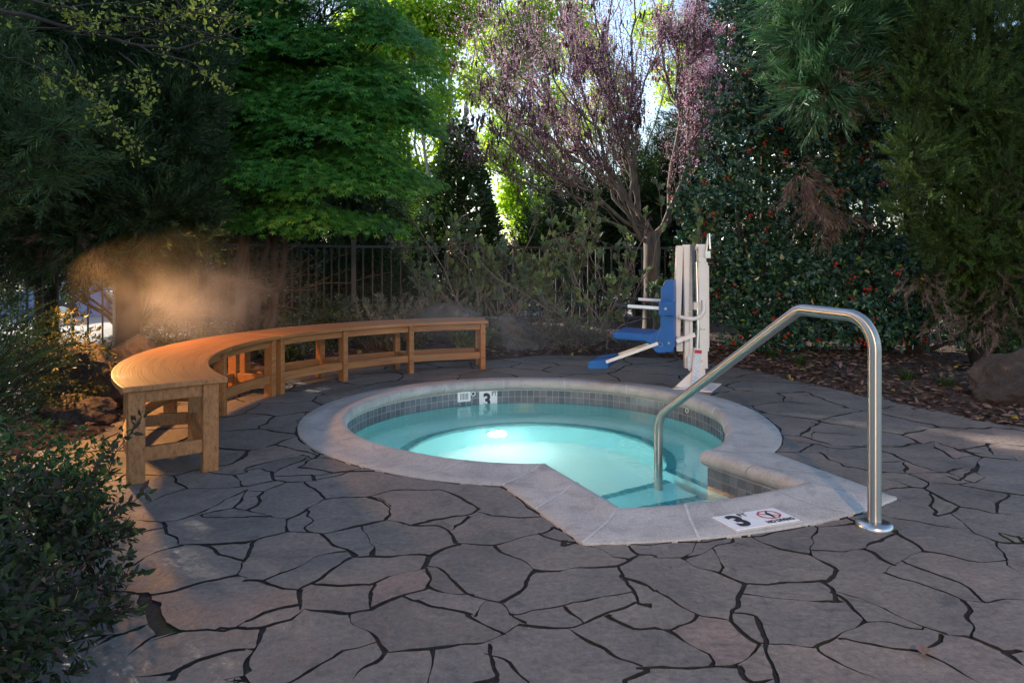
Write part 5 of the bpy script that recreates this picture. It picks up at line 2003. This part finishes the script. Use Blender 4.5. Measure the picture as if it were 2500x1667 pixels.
leafy_stalks('lavender', 'grey green lavender with upright stalks behind the bench', 'plant', None, (-1.42, 8.05, 0), .34, .55, 60, 'lavender', .055, T_SLIM)
SG = 'soft grey leaved plants under the benches'
leafy_stalks('sage_plant', 'soft grey leaved plant behind the middle bench legs', 'plant', SG, (-1.15, 7.72, 0), .22, .28, 26, 'lavender', .05, T_LEAF)
leafy_stalks('sage_plant', 'soft grey leaved plant behind the last bench leg', 'plant', SG, (-.45, 7.95, 0), .24, .30, 28, 'hydrangea', .05, T_LEAF)
leafy_stalks('sage_plant', 'small green plant under the joint of the two benches', 'plant', SG, (-2.15, 6.95, 0), .2, .22, 20, 'boxwood', .04, T_LEAF)

root = empty('twiggy_shrub', (.62, 8.3, .03), 0, 'low brown twiggy shrub at the paving edge below the blue chair', 'shrub')
b = MB()
tips = []
for i in range(46):
    s = np.array([.62 + rng.normal(0, .22), 8.3 + rng.normal(0, .08), .03])
    e = s + np.array([rng.normal(0, .25), rng.normal(-.05, .14), .12 + .26 * rng.random()])
    o2 = []
    grow(b, limb(s, e, 7, .1), .005, .0025, 2, 3, .5, .7, .1, o2, 4, .0018)
    tips += [(p, d) for p, d, l in o2 if l <= 1]
b.build('stem', M['twig'], root)
lv = Leaves()
tp = np.array([t_[0] for t_ in tips])
sel = rng.integers(0, len(tp), 2600)
lv.put(T_SLIM, tp[sel] + rng.normal(0, .012, (len(sel), 3)), rdir(len(sel)), rdir(len(sel)), .02 + .02 * rng.random(len(sel)))
lv.build('foliage', M['lavender'], root)

# ------------------------------------------------------------------ left foreground planting
low('purple_shrub', 'dark purple leaved shrub in the lower left corner, closest to view', 'shrub', 'dark purple leaved shrubs', (-1.24, 1.50, .16), (.38, .36, .34), 'purple_leaf', 7600, .027, leaf_t(.45), stems=22, stem_m='dark_bark', sr=.006)
low('purple_shrub', 'dark purple leaved shrub between the corner one and the bench', 'shrub', 'dark purple leaved shrubs', (-1.50, 2.10, .15), (.40, .42, .31), 'purple_leaf', 8600, .028, leaf_t(.45), stems=26, stem_m='dark_bark', sr=.006)
low('ground_cover_shrub', 'fresh green mounded shrub beside the near end of the bench', 'shrub', None, (-2.0, 2.85, .08), (.44, .48, .38), 'ground_leaf', 9000, .030, leaf_t(.45), stems=22, sr=.006)
low('trailing_shrub', 'thin green trailing shrub spilling onto the paving by the bench leg', 'shrub', None, (-1.72, 2.72, .08), (.26, .30, .26), 'ground_leaf', 2600, .028, leaf_t(.45), stems=18, sr=.005)
low('gold_shrub', 'shrub with glowing golden leaf tips at the left behind the bench', 'shrub', None, (-2.98, 4.78, .36), (.40, .36, .40), 'gold_leaf', 5200, .034, leaf_t(.36), stems=18, sr=.008)
root = empty('plum_yew', (-2.78, 3.72, .03), 0, 'dark feathery plum yew at the left edge beside the golden shrub', 'shrub')
lv = Leaves()
b = MB()
TY = [spray_t(56, 1.0, .22, .011, .35, s, .18) for s in (5, 6, 7)]
for i in range(120):
    a = rng.random() * 2 * PI
    s = np.array([-2.78, 3.72, .05])
    e = s + np.array([math.cos(a) * .42 * rng.random() ** .5, math.sin(a) * .38 * rng.random() ** .5, .20 + .55 * rng.random()])
    P = limb(s, e, 6, .08)
    b.tube(P, taper(6, .006, .003), 4, cap=False)
    d = unit(e - s + np.array([math.cos(a), math.sin(a), -.1]) * .35)
    lv.put(TY[i % 3], [P[-2], P[-1]], [d, d], [Z3 + rdir(1)[0] * .3] * 2, [.26, .22], [rng.random() * .6 + .4 * (e[2] > .5)] * 2)
b.build('stem', M['dark_bark'], root)
lv.build('foliage', M['yew'], root)
b = MB()                                          # long loose shoots of the purple shrubs
root = empty('purple_sprig', (-1.35, 2.35, .02), 0, 'thin purple leaved sprig reaching across the bench leg', 'shrub')
lv = Leaves()
for (ax, ay, aZ), (bx, by, bZ) in (((200, 1250, 2.3), (345, 1015, 2.35)), ((180, 1330, 2.1), (352, 1205, 2.2)), ((170, 1520, 1.9), (330, 1490, 1.95)), ((150, 1440, 2.0), (345, 1395, 2.1)), ((210, 1300, 2.2), (330, 1290, 2.3)), ((180, 1200, 2.4), (300, 1060, 2.5)), ((180, 1560, 1.9), (300, 1470, 1.9))):
    P = limb(at(ax, ay, aZ), at(bx, by, bZ), 11, .06)
    b.tube(P, taper(11, .0035, .0012), 4, cap=False)
    for p in P[3:]:
        k = 4
        lv.put(leaf_t(.42), p + rng.normal(0, .006, (k, 3)), unit(rdir(k) + unit(P[-1] - P[0])), rdir(k), .02 + .018 * rng.random(k))
b.build('stem', M['dark_bark'], root)
lv.build('foliage', M['purple_leaf'], root)

# ------------------------------------------------------------------ overhanging branch, upper left
root = empty('overhanging_tree', (-3.3, 3.6, 0), 0, 'tree whose thin twigs with small yellow green leaves hang into the upper left', 'tree')
b = MB()
b.tube(limb((-3.3, 3.6, 0), (-3.2, 3.6, 3.4), 8, .02), taper(8, .09, .05), 10)
out = []
for spec, r0 in (([(-330, 60), (-60, 10), (90, 45), (250, 85), (370, 122), (460, 112), (545, 88), (610, 55)], .013), ([(-250, 90), (0, 20), (60, 75), (110, 170), (118, 190)], .007), ([(240, 82), (370, 125), (470, 158), (525, 200), (548, 218)], .006),
                ([(60, 75), (190, 60), (300, 40), (420, 60), (520, 85), (605, 100)], .006), ([(150, 100), (190, 180), (235, 240), (248, 300)], .004), ([(300, 130), (345, 180), (352, 225), (360, 265)], .004), ([(180, 190), (270, 280), (300, 340), (330, 372)], .003),
                ([(380, -30), (450, 20), (530, 42), (610, 40)], .006), ([(-40, 120), (60, 150), (160, 200), (220, 220), (330, 190)], .005), ([(100, -60), (150, 10), (230, 50), (330, 60)], .006), ([(-60, -30), (60, 0), (150, 20), (300, 10), (430, 20)], .007), ([(300, 90), (400, 60), (470, 30), (540, 10)], .005)):
    P0 = np.array([at(px, py, 3.45 + .12 * math.sin(i * 1.7 + px * .01)) for i, (px, py) in enumerate(spec)])
    P = resample3 = np.c_[[np.interp(np.linspace(0, len(P0) - 1, 16), np.arange(len(P0)), P0[:, c]) for c in range(3)]].T + rng.normal(0, .006, (16, 3))
    grow(b, P, r0, .0022, 2, 6, .22, .7, -.05, out, 6, .0014)
b.build('trunk', M['dark_bark'], root)
pts = np.array([o_[0] for o_ in out if o_[2] <= 1])
sel = rng.integers(0, len(pts), 1250)
lv = Leaves()
k = len(sel)
lv.put(leaf_t(.5), pts[sel] + rng.normal(0, .022, (k, 3)), unit(rdir(k) - Z3 * .3), rdir(k), .013 + .022 * rng.random(k) ** 1.6)
lv.build('foliage', M['spring_leaf'], root)

# ------------------------------------------------------------------ rocks
def rock(label, c, r, m, seed, group='garden boulders'):
    from mathutils import noise as mn
    bm = bmesh.new()
    bmesh.ops.create_icosphere(bm, subdivisions=6, radius=1)
    rr = np.random.default_rng(seed)
    cuts = unit(rr.normal(0, 1, (18, 3)) * np.array([1, 1, .8]))
    offs = .60 + .34 * rr.random(18)
    o3 = Vector(rr.random(3) * 50)
    tilt = unit(rr.normal(0, .35, 3) + np.array([0, 0, 1]))
    for v in bm.verts:
        p = np.array(v.co)
        for n_, o_ in zip(cuts, offs):
            d = p @ n_ - o_
            if d > 0: p = p - n_ * d * .9
        q = Vector(p)
        s = .16 * mn.fractal(q * 1.6 + o3, 1.0, 2.1, 3) + .07 * mn.fractal(q * 5 + o3, .9, 2.1, 4)
        s += .035 * (mn.noise(Vector((0, 0, float(p @ tilt) * 9)) + o3) + .5 * mn.noise(Vector((p[0], p[1], float(p @ tilt) * 22)) + o3))
        v.co = Vector(p * (1 + s) * np.array(r)) + Vector(c)
    me = bpy.data.meshes.new('boulder')
    bm.to_mesh(me)
    bm.free()
    for p in me.polygons: p.use_smooth = True
    tag(link('boulder', me, M[m]), label, 'boulder', group)


rock('large brown and white veined boulder at the right edge', (3.72, 5.25, .06), (.52, .42, .36), 'rock', 3)
rock('low grey boulder mound behind the far bench, left of the small one', (-.86, 8.85, .12), (.60, .45, .42), 'grey_rock', 5)
rock('small grey boulder between the far bench end and the blue chair', (.02, 8.45, .10), (.40, .35, .36), 'grey_rock', 8)
rock('dark boulder in the shade left of the bench', (-3.05, 5.15, .12), (.42, .36, .34), 'rock', 12)
rock('flat topped boulder behind the bench, left of the misty shrub', (-2.98, 5.95, .10), (.36, .3, .30), 'rock', 15)
rock('small dark boulder by the ground leaves left of the bench', (-2.78, 4.72, .02), (.24, .2, .16), 'rock', 19)

# ------------------------------------------------------------------ grass, litter, fallen leaves
GT = 'grass tufts in the leaf litter'
for (px, py), lab in (((1885, 888), 'tall grass tuft behind the handrail bend'), ((1950, 905), 'short grass tuft between the tall tuft and the handrail post'), ((2215, 945), 'grass tuft right of the handrail post'), ((2310, 960), 'small grass tuft beside the large boulder')):
    g = gp(px, py)
    tuft('grass_tuft', lab, 'grass tuft', GT, (g.x, g.y), 110, .17 if py < 940 else .13, .16, 'grass', .007)

lx = rng.uniform(-4, 5, 60000)
ly = rng.uniform(3.2, 10.2, 60000)
q = np.c_[lx, ly]
dp = dist_poly(q, patio_poly[::3])
ins = in_poly(q, patio_poly)
den = np.where(ins, np.where(dp < .12, .10 * (1 - dp / .12), 0), np.exp(-dp / 1.2)) * np.where((lx > 1.6), 1.0, .42)
q = q[rng.random(len(q)) < den]
k = len(q)
z = np.where(in_poly(q, patio_poly), .004, gz(q[:, 0], q[:, 1])) + .004 + .03 * rng.random(k) ** 2 * (~in_poly(q, patio_poly))
lv = Leaves()
lv.put(leaf_t(.5), np.c_[q, z], unit(np.c_[rng.normal(0, 1, (k, 2)), rng.normal(0, .18, k)]), unit(np.c_[rng.normal(0, .35, (k, 2)), np.ones(k)]), .035 + .04 * rng.random(k))
tag(lv.build('leaf_litter', M['litter'], None), 'brown fallen leaves covering the mulched beds', 'leaf litter', None, 'stuff')

FL = 'fallen leaves on the paving'
fb = None
for px, py, a, lab in ((2072, 1042, .4, 'red brown fallen leaf on the paving right of the spa rim'), (2256, 1606, 1.2, 'orange fallen leaf on the paving near the lower right'), (1998, 1037, 2.0, 'small dark fallen leaf on the paving beside the handrail post'), (2262, 990, 2.8, 'curled dark fallen leaf at the edge of the leaf litter')):
    g = gp(px, py, .004)
    if fb is None:
        V, Fc = scatter(*leaf_t(.6), [(0, 0, 0)], [(1, 0, 0)], [(0, 0, 1)], [.06])
        V[:, 2] += .008 + .10 * np.abs(V[:, 1])
        fb = mesh_np('fallen_leaf', V, Fc, M['litter'], None, tint=np.full(len(V), .8))
        o = fb
    else:
        o = fb.copy()
        COL.objects.link(o)
    o.location = g
    o.rotation_euler = (0, 0, a)
    tag(o, lab, 'fallen leaf', FL)

# ------------------------------------------------------------------ steam drifting off the spa
def steam(label, c, r, dens, scale, thr, seed):
    m = bpy.data.materials.new('steam')
    m.use_nodes = True
    nt = m.node_tree
    nt.nodes.remove(nt.nodes['Principled BSDF'])
    v = nd(nt, 'ShaderNodeVolumePrincipled')
    v.inputs['Color'].default_value = (.95, .95, .95, 1)
    v.inputs['Anisotropy'].default_value = .25
    g = geo_pos(nt)
    mp = nd(nt, 'ShaderNodeMapping', vector_type='TEXTURE')
    mp.inputs['Location'].default_value = c
    mp.inputs['Scale'].default_value = r
    nt.links.new(g, mp.inputs[0])
    ln = nd(nt, 'ShaderNodeVectorMath', operation='LENGTH')
    nt.links.new(mp.outputs[0], ln.inputs[0])
    fall = ramp(nt, ln.outputs['Value'], [(0.0, (1, 1, 1)), (0.35, (.5, .5, .5)), (0.65, (.13, .13, .13)), (0.97, (0, 0, 0))])
    n = noise(nt, scale, 4, .55, dist=1.2)
    n.noise_dimensions = '4D'
    n.inputs['W'].default_value = seed
    nr = ramp(nt, n.outputs[0], [(thr, (0, 0, 0)), (thr + .3, (1, 1, 1))])
    f = mixc(nt, 1.0, fall.outputs[0], nr.outputs[0], 'MULTIPLY')
    ml = nd(nt, 'ShaderNodeMath', operation='MULTIPLY')
    nt.links.new(f, ml.inputs[0])
    ml.inputs[1].default_value = dens
    nt.links.new(ml.outputs[0], v.inputs['Density'])
    nt.links.new(v.outputs[0], nt.nodes['Material Output'].inputs['Volume'])
    bm = bmesh.new()
    bmesh.ops.create_icosphere(bm, subdivisions=3, radius=1)
    for q in bm.verts: q.co = Vector((q.co.x * r[0], q.co.y * r[1], q.co.z * r[2])) + Vector(c)
    me = bpy.data.meshes.new('steam')
    bm.to_mesh(me)
    bm.free()
    tag(link('steam', me, m), label, 'steam', 'steam drifting off the spa', 'stuff')


steam('thick orange lit steam above the near bench', (-2.45, 5.85, .72), (1.05, 1.25, .62), .75, 3.0, .40, 3.0)
steam('small bright orange wisp of steam low behind the near bench', (-2.5, 5.7, .66), (.62, .70, .40), 1.7, 4.0, .38, 5.0)
steam('thin grey steam over the far bench and water', (-.3, 6.5, .55), (1.9, 1.7, .62), .17, 1.6, .36, 8.0)

# ------------------------------------------------------------------ light
W = bpy.data.worlds.new('World')
SC.world = W
W.use_nodes = True
nt = W.node_tree
sky = nt.nodes.new('ShaderNodeTexSky')
sky.sky_type = 'NISHITA'
sky.sun_disc = False
SUN_EL, SUN_AZ = R(22), R(-49)                     # azimuth from the view direction (+Y) towards +X
sky.sun_elevation = SUN_EL
sky.sun_rotation = SUN_AZ
sky.air_density = 1.0
sky.dust_density = 1.0
sky.ozone_density = 1.4
bg = nt.nodes['Background']
nt.links.new(sky.outputs[0], bg.inputs[0])
bg.inputs[1].default_value = 0.15
sl = bpy.data.lights.new('sun', 'SUN')
sl.energy = 5.0
sl.angle = R(0.6)
sl.color = (1.0, 0.90, 0.76)
so = bpy.data.objects.new('sun', sl)
COL.objects.link(so)
sdir = Vector((math.sin(SUN_AZ) * math.cos(SUN_EL), math.cos(SUN_AZ) * math.cos(SUN_EL), math.sin(SUN_EL)))
so.rotation_euler = sdir.to_track_quat('Z', 'Y').to_euler()


def lamp(name, loc, aim, power, col, size, blend, radius):
    l = bpy.data.lights.new(name, 'SPOT')
    l.energy = power
    l.color = col
    l.spot_size = R(size)
    l.spot_blend = blend
    l.shadow_soft_size = radius
    o = bpy.data.objects.new(name, l)
    COL.objects.link(o)
    o.location = loc
    o.rotation_euler = (Vector(loc) - Vector(aim)).to_track_quat('Z', 'Y').to_euler()


lamp('garden_lamp', (-3.05, 5.1, 1.15), (-1.5, 5.3, .1), 84, (1.0, 0.45, 0.13), 136, .4, .05)
lamp('wall_lamp', (.8, -2.2, 2.4), (1.6, 5.0, .6), 320, (1.0, 0.60, 0.26), 70, 1.0, .10)

# ------------------------------------------------------------------ camera
cam = bpy.data.cameras.new('camera')
co = bpy.data.objects.new('camera', cam)
COL.objects.link(co)
co.location = (0, 0, H)
co.rotation_euler = (R(90), 0, 0)
cam.sensor_width = 36
cam.lens = 36 * F / 2500
cam.shift_y = -(833.5 - YH) / 2500
cam.clip_start = .05
cam.clip_end = 2000
SC.camera = co
SC.view_settings.view_transform = 'Standard'
SC.view_settings.look = 'None'
SC.view_settings.exposure = 1.28
SC.view_settings.gamma = 1.0
SC.render.film_transparent = False
cy = SC.cycles
cy.use_denoising = True
cy.max_bounces = 8
cy.diffuse_bounces = 3
cy.glossy_bounces = 3
cy.transmission_bounces = 5
cy.volume_bounces = 1
cy.transparent_max_bounces = 8
cy.sample_clamp_indirect = 6.0
cy.volume_step_rate = 2.0
cy.volume_max_steps = 64
